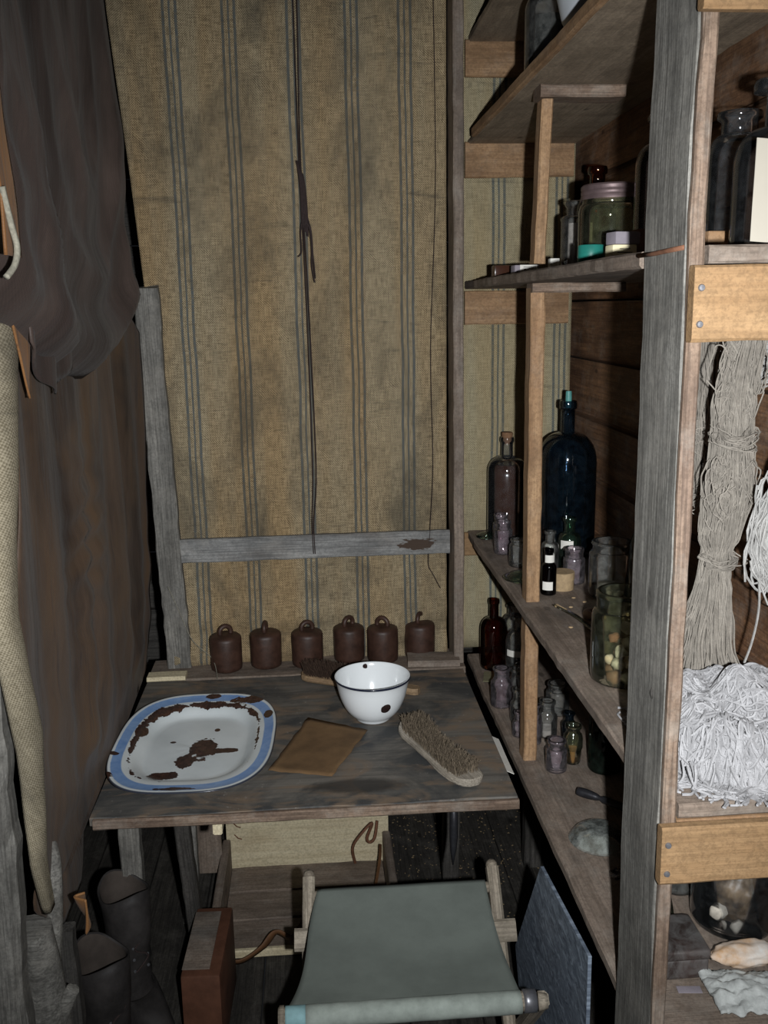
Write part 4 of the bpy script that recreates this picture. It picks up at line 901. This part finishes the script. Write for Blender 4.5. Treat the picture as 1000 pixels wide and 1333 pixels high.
glassware('tall_clear_jar', 'tall clear glass jar half hidden by the grey corner post, on the jar shelf', 'jar', 0.594, 1.60, ZB, bottle_prof(0.052, 0.235, 0.03, 0.045, 1.15), M['g_clear'])
box('orange_block', 'small orange wooden block at the foot of the jars right of the post', 'block', T(0.568, 1.345, ZB, 0.1), 0.03, 0.03, 0.034, M['orange'])
glassware('rim_jar', 'clear jar with a wide flat rim right of the post, behind the big clear bottle', 'jar', 0.622, 1.40, ZB, jar_prof(0.042, 0.20, 0.025, 0.03, 1.25, 0.035), M['g_clean'])
t = glassware('flared_bottle', 'big clear glass bottle with a flared lip at the right edge', 'bottle', 0.595, 1.225, ZB, bottle_prof(0.052, 0.205, 0.017, 0.055, 1.9, 0.045), M['g_clean'])
tag(board('blank_card', (0.556, 1.105, ZB + 0.002), (0.566, 1.125, ZB + 0.118), 0.09, 0.0015, M['card'], (0, -1, 0.1), None, 0.0003, 0.0003), 'blank cream card leaning against the big flared clear bottle', 'card')
# --- shelf C
t = glassware('corked_flask', 'dark brown liquid in a shouldered flask with a brown stopper, left end of the shelf', 'bottle', 0.505, 2.428, ZC, bottle_prof(0.0505, 0.262, 0.0155, 0.05, 1.15, 0.04), M['g_clean'])
fill(t, 0.0478, 0.004, 0.165, M['liq_brown'], 'brown_liquid', [(0.045, 0.18), (0.036, 0.192)]); stopper(t, 0.0135, 0.245, 0.03, M['cork'], 'cork', 1.1)
t = glassware('blue_carboy', 'very large dark blue glass bottle with a teal stopper', 'bottle', 0.612, 2.235, ZC, bottle_prof(0.0705, 0.372, 0.0165, 0.075, 1.25, 0.075), M['g_blue'])
fill(t, 0.0675, 0.004, 0.205, M['liq_dark'], 'dark_liquid'); stopper(t, 0.0075, 0.355, 0.04, M['tealstop'], 'stopper', 0.95)
tag(lathe('glass_disc', [(0, 0), (0.02, 0), (0.027, 0.004), (0.028, 0.009), (0.022, 0.012), (0.012, 0.016), (0, 0.017)], M['g_green'], None, T(0.448, 2.405, ZC), seg=36), 'little green glass lid at the far left end of the shelf below the brown flask', 'lid')
glassware('medicine_jar', 'small clear jar at the shelf edge, the farther and taller of the touching pair', 'jar', 0.468, 2.315, ZC, jar_prof(0.0205, 0.084, 0.0165, 0.022, 1.1), M['g_purple'])
glassware('medicine_jar', 'small clear round jar at the shelf edge, in front of the slightly taller one', 'jar', 0.460, 2.245, ZC, jar_prof(0.0225, 0.082, 0.0175, 0.02, 1.1), M['g_purple'])
glassware('medicine_jar', 'small clear glass half hidden behind the long middle post on the blue bottle shelf', 'jar', 0.472, 2.125, ZC, jar_prof(0.0225, 0.065, 0.018, 0.012, 1.1), M['g_clear'])
tag(lathe('glass_saucer', [(0, 0), (0.02, 0), (0.03, 0.006), (0.038, 0.009), (0.0395, 0.012), (0.037, 0.0135), (0.03, 0.013), (0.02, 0.022), (0.008, 0.026), (0, 0.0265)], M['g_green'], None, T(0.448, 1.992, ZC), seg=40), 'green glass saucer-like lid lying at the shelf edge by the middle post', 'lid')
t = glassware('dark_vial', 'slim black-brown bottle with white collar label right of the middle post', 'bottle', 0.487, 1.90, ZC, bottle_prof(0.0165, 0.098, 0.0085, 0.03, 1.2, 0.012), M['g_black'])
fill(t, 0.0148, 0.003, 0.06, M['liq_dark'], 'liquid'); label_patch(t, 0.0108, 0.070, 0.086, -2.6, 0.4, M['paper_white']); label_patch(t, 0.0170, 0.012, 0.03, -2.6, -1.3, M['paper_white'])
glassware('clear_vial', 'clear vial behind the black-brown bottle, beside the middle post', 'bottle', 0.527, 2.05, ZC, bottle_prof(0.02, 0.10, 0.011, 0.025, 1.2), M['g_clear'])
t = thing('chip_box', 'round straw-coloured pill box beside the black-brown bottle', 'box', (0.525, 1.935, ZC))
lathe('base', [(0, 0), (0.025, 0), (0.0255, 0.002), (0.0255, 0.022), (0, 0.022)], M['pill'], t, seg=36, ang=30); lathe('lid', [(0.0268, 0.0225), (0.0268, 0.037), (0.0255, 0.0385), (0, 0.0385)], M['pill'], t, seg=36, ang=30)
def leaf(u, v): 
    x = lerp(0.545, 0.60, u); z = lerp(ZC + 0.002, ZC + 0.045, v); return (x - 0.01 * v, 2.13 + 0.03 * v + 0.01 * math.sin(u * 3) - 0.03 * u, z - 0.012 * u * v)
tag(cloth('curled_paper', leaf, 10, 10, M['paper_white'], None, 0.0008), 'curled white paper scrap in front of the big blue bottle', 'paper')
t = glassware('labelled_bottle', 'green-tinted stoppered bottle with a torn white label before the blue one', 'bottle', 0.585, 2.10, ZC, bottle_prof(0.0265, 0.118, 0.0125, 0.035, 1.3, 0.022), M['g_green'])
label_patch(t, 0.0272, 0.045, 0.068, -2.6, -1.5, M['greencard'].copy(), 0.008); t.children[-1].data.materials[0] = M['paper_white']
fill(t, 0.0245, 0.004, 0.045, M['liq_dark'], 'liquid'); stopper(t, 0.0105, 0.095, 0.022, M['g_green'], 'glass_stopper', 1.2)
glassware('squat_jar', 'small clear jar with shoulder in front of the torn-label bottle', 'jar', 0.562, 1.975, ZC, jar_prof(0.0238, 0.078, 0.0195, 0.02, 1.08, 0.006), M['g_purple'])
t = glassware('preserving_jar', 'wide dusty preserving jar on the shelf between small clear jar and corner post', 'jar', 0.612, 1.87, ZC, jar_prof(0.047, 0.118, 0.0405, 0.02, 1.05, 0.012), M['g_clear'])
for k, (dx, dy) in enumerate(((-0.02, -0.02), (0.005, -0.028), (-0.008, -0.01), (0.018, -0.012))): blob('residue', 0.008, M['shells'], t, T(dx, dy, 0.0085), True, 0.3, 3, (1, 1, 0.6), 2, k)
tag(tubes('bottle_stub', [[(0.648, 1.98, ZC + 0.002), (0.648, 1.98, ZC + 0.09)]], 0.009, M['pill'], sides=12, taper=lambda k: 1.0 if k < .9 else .9), 'thin yellow-topped tube behind the preserving jar', 'tube')
t = glassware('green_flask', 'tall deep green bottle mostly hidden behind the corner post', 'bottle', 0.640, 1.71, ZC, bottle_prof(0.045, 0.22, 0.016, 0.03, 1.2, 0.06), M['g_dkgreen'])
tag(tubes('ceramic_crescent', [smoothpath([(0.545 + 0.022 * math.cos(a), 1.735 + 0.022 * math.sin(a), ZC + 0.0075) for a in [PI * 0.5 + PI * 1.1 * i / 8 for i in range(9)]], 3)], 0.0075, M['stone'], sides=10, taper=lambda k: 0.6 + 0.6 * math.sin(PI * k)), 'brown curved piece of broken crockery lying on the shelf', 'shard')
tag(lathe('broken_tumbler', [(0, 0), (0.014, 0), (0.017, 0.004), (0.0185, 0.03), (0.0185, 0.038), (0.017, 0.038), (0.015, 0.005), (0, 0.004)], M['g_olive'], None, T(0.577, 1.66, ZC + 0.019, 0.4, 1.2), seg=32), 'small glass vial lying on its side before the shell jar', 'vial')
ribbon('spatula', [(0.478, 1.815, ZC + 0.004), (0.498, 1.745, ZC + 0.004), (0.506, 1.70, ZC + 0.004), (0.512, 1.655, ZC + 0.003), (0.524, 1.60, ZC + 0.002)], 0.012, M['g_olive'], 'thin pointed glass sliver lying flat on the shelf', 'shard', th=0.0015)
t = glassware('specimen_jar', 'big olive-tinted glass jar of pale lumps touching the corner post', 'jar', 0.489, 1.425, ZC, jar_prof(0.0505, 0.150, 0.043, 0.03, 1.03, 0.014), M['g_olive'])
k = 0
for (dx, dy, dz, r_, m) in ((-0.02, -0.02, 0.012, 0.013, 'shells2'), (0.0, -0.026, 0.012, 0.012, 'shells'), (0.02, -0.01, 0.012, 0.013, 'shells2'), (-0.012, 0.01, 0.014, 0.014, 'shells2'), (0.012, 0.018, 0.013, 0.013, 'shells'),
                            (-0.013, -0.02, 0.034, 0.012, 'shells'), (0.008, -0.02, 0.036, 0.014, 'bone'), (0.0, 0.005, 0.04, 0.013, 'shells2'), (-0.022, 0.0, 0.036, 0.01, 'bone'), (-0.01, -0.022, 0.056, 0.012, 'shells'), (0.004, -0.018, 0.066, 0.014, 'shells'), (-0.017, -0.008, 0.075, 0.010, 'rustmetal'), (0.002, -0.014, 0.092, 0.012, 'shells')):
    k += 1; blob('specimen', r_ * 0.92, M[m], t, T(dx, dy, dz), True, 0.6, 2.2, (1, 1, 0.9), 2, k * 3)
for k, (x, y) in enumerate(((0.508, 1.80), (0.53, 1.86), (0.545, 1.83), (0.475, 1.68), (0.50, 1.60))): tag(blob('crumb', 0.0035, M['pill'], None, T(x, y, ZC + 0.002), False, 0.3, 3, (1.3, 1, .5), 2, k), 'tiny straw-coloured crumb on the dusty blue bottle shelf', 'crumb', 'crumbs on the shelf')
# --- shelf D
t = glassware('amber_bottle', 'amber-brown glass bottle standing at the far left of the lowest shelf', 'bottle', 0.468, 2.395, ZD, bottle_prof(0.0365, 0.19, 0.0125, 0.05, 1.15, 0.035), M['g_amber'])
t = glassware('banded_bottle', 'round clear bottle with a white band label beside the amber one', 'bottle', 0.517, 2.315, ZD, bottle_prof(0.0335, 0.165, 0.013, 0.035, 1.3, 0.035), M['g_clear'])
fill(t, 0.031, 0.004, 0.065, M['liq_dark'], 'liquid'); label_patch(t, 0.0342, 0.066, 0.083, -2.75, -1.0, M['paper_white'])
glassware('plain_bottle', 'dusky clear bottle behind the white-banded one on the lowest shelf', 'bottle', 0.53, 2.42, ZD, bottle_prof(0.036, 0.165, 0.02, 0.03, 1.2, 0.03), M['g_clear'])
tag(board('green_card', (0.428, 2.325, ZD + 0.002), (0.458, 2.318, ZD + 0.002), 0.07, 0.002, M['greencard'], (0, 0, 1)), 'flat grey-green card in front of the amber bottle', 'card')
def bead_jar(r, h, mr):
    z2 = h - 0.03; return [(0, 0.003), (r * .8, 0), (r * .97, r * .15), (r, r * .3), (r, z2 * 0.75), (r * 1.03, z2 * .8), (r, z2 * .87), (r * 0.97, z2 * .93), (r * 0.8, z2), (mr, z2 + 0.006), (mr * 0.95, z2 + 0.012), (mr, h - 0.007), (mr * 1.13, h - 0.006), (mr * 1.15, h - 0.001), (mr * 1.05, h), (mr * .9, h)]
J = [(0.438, 2.14, 0.0262, 0.098, 'g_purple', 'small ridged clear jar nearest the table edge, tallest of the front jars', 'jar'),
     (0.462, 2.045, 0.0225, 0.082, 'g_clear', 'small clear jar holding white bits, left of the long middle post', 'jar'),
     (0.446, 1.975, 0.0165, 0.058, 'g_purple', 'very small clear jar touching the left side of the long middle post', 'jar'),
     (0.480, 2.15, 0.022, 0.09, 'g_clear', 'clear jar behind the one holding white bits on the lowest shelf', 'jar'),
     (0.4715, 1.935, 0.0155, 0.09, 'g_purple', 'narrow clear vial hidden behind the long middle post, edge showing', 'vial'),
     (0.507, 1.965, 0.0225, 0.085, 'g_clear', 'clear jar with white residue right of the middle post, lowest shelf', 'jar'),
     (0.562, 2.085, 0.028, 0.075, 'g_clear', 'wider clear jar standing at the back of the small jar group', 'jar'),
     (0.505, 2.20, 0.024, 0.08, 'g_purple', 'dim clear jar behind the long middle post at the back', 'jar'),
     (0.548, 1.93, 0.0165, 0.07, 'g_blue', 'dark blue little bottle between the residue jar and the amber one', 'bottle'),
     (0.487, 1.805, 0.0225, 0.068, 'g_purple', 'purple-tinted small jar in front, nearest of the group', 'jar'),
     (0.530, 1.835, 0.0205, 0.085, 'g_olive', 'small glass jar with amber residue beside the purple-tinted jar', 'jar')]
for i, (x, y, r_, h, m, lab, cat) in enumerate(J):
    pr = bead_jar(r_, h, r_ * 0.72) if i in (0, 1, 3, 5) else jar_prof(r_, h, r_ * 0.78, 0.018, 1.12) if r_ > 0.017 else bottle_prof(r_, h, r_ * 0.6, 0.02, 1.3)
    if i == 10: pr = [(0, .002), (r_ * .72, 0), (r_ * .82, .004), (r_ * .9, .03), (r_, .036), (r_, .055), (r_ * .92, .064), (r_ * .7, .068), (r_ * .7, h - .008), (r_ * .85, h - .006), (r_ * .86, h), (r_ * .7, h)]
    t = glassware('glass_jar' if cat == 'jar' else 'glass_' + cat, lab, cat, x, y, ZD, pr, M[m])
    if i == 1:
        for k, (dx, dy, dz) in enumerate(((0, -0.008, 0.009), (0.006, 0.004, 0.01), (-0.004, -0.004, 0.023))): blob('white_bit', 0.0075, M['bone'], t, T(dx, dy, dz), True, 0.3, 2, (1, 1, 1), 2, k)
    if i == 5: fill(t, 0.0195, 0.004, 0.02, M['powder'])
    if i == 10: fill(t, 0.0155, 0.004, 0.03, M['liq_amber'], 'residue')
t = glassware('olive_bottle', 'dark green bottle standing under the shelf near the corner post', 'bottle', 0.588, 1.80, ZD, bottle_prof(0.034, 0.19, 0.013, 0.045, 1.2, 0.05), M['g_dkgreen']); fill(t, 0.0315, 0.004, 0.08, M['liq_dark'], 'liquid')
tag(tubes('knife_handle', [smoothpath([(0.498, 1.685, ZD + 0.016), (0.53, 1.66, ZD + 0.014), (0.575, 1.615, ZD + 0.012)], 8)], 0.0085, M['darkmetal'], sides=12, taper=lambda k: 0.5 + 0.6 * math.sin(PI * min(1, k * 1.6 + .12)) ** .5 if k < .6 else 0.9), 'black tool handle lying beside the overturned glass dish', 'handle')
tag(lathe('glass_dish', [(0.0545, 0.0), (0.056, 0.002), (0.053, 0.006), (0.047, 0.014), (0.038, 0.021), (0.026, 0.026), (0.012, 0.028), (0, 0.0285), (0, 0.025), (0.012, 0.0245), (0.025, 0.022), (0.036, 0.017), (0.045, 0.01), (0.051, 0.002)], M['g_frost'], None, T(0.498, 1.535, ZD), seg=48), 'overturned round glass dish on the lowest shelf', 'dish')
tag(rbox('glass_prism', 0.045, 0.018, 0.012, M['g_clear'], None, T(0.503, 1.425, ZD, 0.55), bev=0.003), 'small oblong glass block in front of the overturned dish', 'glass block')
vs, fs = prism([(-0.035, 0.0), (-0.01, -0.022), (0.03, -0.03), (0.045, 0.01), (0.015, 0.032)], 0, 0.003)
tag(obj('glass_shard', vs, fs, M['g_olive'], None, T(0.515, 1.33, ZD + 0.004, 0.1, 0.1)), 'pointed flat shard of glass by the foot of the corner post', 'shard')
t = glassware('conical_flask', 'small conical clear flask just below the lower pale end board', 'flask', 0.582, 1.385, ZD, [(0, .002), (.030, 0), (.034, .004), (.033, .01), (.022, .035), (.0135, .055), (.012, .075), (.015, .079), (.015, .082), (.012, .082)], M['g_clear'])
t = glassware('brown_specimen_jar', 'big glass jar crammed with brown crumpled matter, lower right', 'jar', 0.652, 1.305, ZD, jar_prof(0.064, 0.17, 0.055, 0.02, 1.05, 0.014), M['g_clean'])
t.matrix_basis = T(0.636, 1.29, ZD)
blob('crumpled_matter', 0.0565, M['brown_cloth'], t, T(0, 0, 0.068), True, 0.12, 4.0, (1, 1, 1.08), 5, 4)
for k, (dx, dy, dz, r_) in enumerate(((-0.04, -0.038, 0.045, 0.014), (-0.012, -0.048, 0.02, 0.012), (0.02, -0.047, 0.03, 0.012), (-0.034, -0.036, 0.016, 0.009))): blob('pale_piece', r_, M['shells'], t, T(dx, dy, dz), True, 0.4, 2, (1, .8, 1), 2, k)
t = thing('rusty_tin', 'dark rusty flat tin box in front of the brown jar, beside the corner post', 'tin', (0.501, 1.205, ZD), 0.0)
rbox('body', 0.088, 0.085, 0.032, M['tin'], t, T(0, 0, 0), bev=0.006, seg=4); rbox('lid', 0.092, 0.089, 0.016, M['tin'], t, T(0, 0, 0.031), bev=0.006, seg=4)
tag(rbox('paper_scrap', 0.034, 0.014, 0.0008, M['mauve'], None, T(0.508, 1.142, ZD + 0.0003, -0.1), bev=0.0003), 'mauve-grey scrap of paper stuck down in front of the rusty tin', 'paper')
def rag(u, v):
    x = 0.53 + 0.17 * u; y = 1.175 - 0.09 * v + 0.012 * nz(u * 6, 9) * (1 - v) + 0.02 * nz(u * 11, 4) * v - 0.05 * u; z = ZD + 0.006 + 0.026 * math.sin(PI * min(1, u * 1.1)) * math.sin(PI * v * .9) + 0.012 * abs(nz(u * 7, v * 5, 3)) + 0.004 * nz(u * 25, v * 25)
    return (x, y, max(z, ZD + 0.002))
tag(cloth('torn_rag', rag, 50, 30, M['rag'], None, 0.004), 'crumpled grey-white torn rag at the bottom right corner', 'rag')
t = tag(blob('bone_piece', 0.03, M['bone'], None, T(0.60, 1.165, ZD + 0.035), False, 0.18, 2.0, (1.7, 0.75, 0.5), 4, 12), 'white and rust-stained lump lying on the torn rag', 'bone')

# --- yarn
def strand(P0, n, wob, fr, ph): return P0
def hank(name, label, core, n, spread, r, mat, turns=0.0, wob=0.004, seed=1, extra=None, steps=26):
    """core: list of (x, y, z, width, depth); strands fill an oval section along it"""
    rr = random.Random(seed); cp = core; m = len(cp); paths = []
    for i in range(n):
        a = rr.random() * 2 * PI; q = math.sqrt(rr.random()) * 0.98; ph = rr.random() * 50; P_ = []
        for k in range(steps + 1):
            f = k / steps * (m - 1); j = min(int(f), m - 2); t_ = f - j; t2 = t_ * t_ * (3 - 2 * t_)
            c = [lerp(cp[j][d], cp[j + 1][d], t_ if d < 3 else t2) for d in range(5)]; an = a + turns * k / steps * 2 * PI
            P_.append((c[0] + c[3] * q * math.cos(an) + wob * nz(ph, k * 0.35), c[1] + c[4] * q * math.sin(an) + wob * nz(ph + 9, k * 0.35), c[2] + wob * nz(ph + 20, k * 0.4)))
        paths.append(smoothpath(P_, 2))
    if extra: paths += extra
    return tag(tubes(name, paths, r, mat, sides=4), label, 'yarn')
def coil(cx, cy, cz, rx, rz_, n, jit, seed, ty=0.0, r3=0.006):
    rr = random.Random(seed); out = []
    for i in range(n):
        dx, dy, dz, s_ = rr.gauss(0, jit), rr.gauss(0, r3), rr.gauss(0, jit), 1 + rr.gauss(0, .08); ph = rr.random() * 6
        out.append([(cx + dx + rx * s_ * (1 + 0.9 * nz(i * 3.3, a * 0.9)) * math.cos(a + ph), cy + dy + ty * math.sin(a + ph) + 0.003 * nz(i, a), cz + dz + rz_ * s_ * (1 + 0.9 * nz(i * 5.1, a * 0.9, 4)) * math.sin(a + ph)) for a in [2 * PI * k / 26 for k in range(27)]])
    return out
YX, YY = 0.594, 1.31
knot = coil(YX + 0.0, YY - 0.012, 1.415, 0.024, 0.012, 16, 0.005, 3, 0.02) + coil(YX - 0.008, YY - 0.01, 1.235, 0.022, 0.008, 10, 0.003, 5, 0.018) + coil(YX + 0.004, YY - 0.014, 1.49, 0.012, 0.03, 24, 0.016, 9) + coil(YX - 0.002, YY - 0.016, 1.34, 0.012, 0.026, 34, 0.017, 19) + coil(YX + 0.01, YY - 0.012, 1.57, 0.02, 0.04, 10, 0.008, 29)
hank('yarn_hank', 'long knotted hank of grey yarn hanging to the white heap', [(YX + 0.018, YY, 1.632, 0.018, 0.012), (YX + 0.017, YY, 1.55, 0.028, 0.02), (YX + 0.004, YY, 1.47, 0.03, 0.02), (YX + 0.003, YY, 1.42, 0.031, 0.02), (YX + 0.004, YY, 1.33, 0.037, 0.022), (YX - 0.006, YY, 1.27, 0.032, 0.02), (YX - 0.010, YY, 1.235, 0.020, 0.016), (YX - 0.012, YY, 1.19, 0.027, 0.018), (YX - 0.024, YY - 0.01, 1.11, 0.044, 0.024), (YX - 0.03, YY - 0.02, 1.055, 0.058, 0.03), (YX - 0.035, YY - 0.022, 1.035, 0.06, 0.03)],
     230, 1, 0.00115, M['yarn'], 0.18, 0.007, 4, knot, 30)
hank('yarn_hank', 'smooth grey yarn skein hanging behind and left of the knotted one', [(0.603, 1.46, 1.62, 0.034, 0.012), (0.603, 1.46, 1.5, 0.038, 0.014), (0.603, 1.46, 1.40, 0.040, 0.014), (0.600, 1.46, 1.33, 0.034, 0.014), (0.590, 1.45, 1.30, 0.02, 0.012)], 110, 1, 0.0012, M['yarn'], 0.02, 0.006, 7,
     coil(0.600, 1.455, 1.345, 0.03, 0.05, 26, 0.006, 33))
hank('yarn_hank', 'pale loosely looped hank of yarn at the right edge above the heap', [(0.655, 1.25, 1.44, 0.012, 0.01), (0.650, 1.25, 1.36, 0.022, 0.014), (0.642, 1.25, 1.28, 0.022, 0.014), (0.638, 1.25, 1.225, 0.016, 0.01)], 40, 1, 0.0016, M['yarn2'], 0.5, 0.008, 11,
     coil(0.640, 1.245, 1.275, 0.024, 0.06, 26, 0.007, 14) + [smoothpath([(0.617, 1.245, 1.24), (0.620, 1.24, 1.18), (0.614, 1.24, 1.13), (0.604, 1.24, 1.095)], 6)])
hank('yarn_hank', 'short pale skein high at the right edge, right of the knotted hank', [(0.643, 1.36, 1.625, 0.03, 0.014), (0.648, 1.36, 1.56, 0.032, 0.016), (0.650, 1.36, 1.51, 0.03, 0.014)], 60, 1, 0.0013, M['yarn2'], 0.05, 0.006, 21, coil(0.648, 1.355, 1.515, 0.03, 0.022, 26, 0.005, 24))
# heap of cotton waste
rr = random.Random(5); paths = []
HX, HY = 0.565, 1.175
def heap(x, y):
    d = ((x - HX) / 0.125) ** 2 + ((y - HY) / 0.125) ** 2; return 0.098 * max(0, 1 - d) ** 0.6 * (1 + 0.45 * nz(x * 22, y * 22, 5))
for i in range(1500):
    while True:
        x = HX + rr.uniform(-.125, .125); y = HY + rr.uniform(-.125, .125)
        if ((x - HX) / 0.125) ** 2 + ((y - HY) / 0.125) ** 2 < 1: break
    a = rr.random() * 6.28; c = rr.uniform(-60, 60); P_ = []; lift = rr.uniform(-0.012, 0.004)
    if y < HY - 0.06: a = -PI/2 + rr.gauss(0, .5); c *= .3
    for k in range(12):
        x += 0.0055 * math.cos(a); y += 0.0055 * math.sin(a); a += c * 0.0055 + rr.gauss(0, 0.35)
        if not (0.438 < x < 0.692): a = PI - a; x = min(max(x, 0.438), 0.692)
        P_.append((x, y, ZC + 0.003 + max(0.0, heap(x, y) + lift + 0.004 * nz(x * 60 + i, y * 60))))
    paths.append(smoothpath(P_, 2))
for i in range(46):
    x = HX + rr.uniform(-.11, .12); y = 1.075 + rr.uniform(-0.012, 0.02); P_ = []; a = -PI/2 + rr.gauss(0, .5)
    for k in range(9):
        P_.append((x, max(y, 1.04), ZC + 0.004 + 0.025 * max(0, 1 - k / 3) * 1)); x += 0.005 * math.cos(a); y += 0.005 * math.sin(a); a += rr.gauss(0, .5)
    paths.append(smoothpath(P_, 2))
hp = thing('cotton_waste', 'fluffy heap of white cotton yarn waste on the shelf', 'yarn', (HX, HY, ZC))
pth = tubes('strands', paths, 0.0017, M['yarn_w'], hp, sides=4); pth['kind'] = 'stuff'
def core_(u, v):
    x = HX + 0.118 * (2 * u - 1); y = HY + 0.108 * (2 * v - 1); return (x, y, ZC + 0.001 + max(0, heap(x, y) - 0.014))
cloth('core', core_, 40, 40, M['yarn_w'], hp, 0.002)
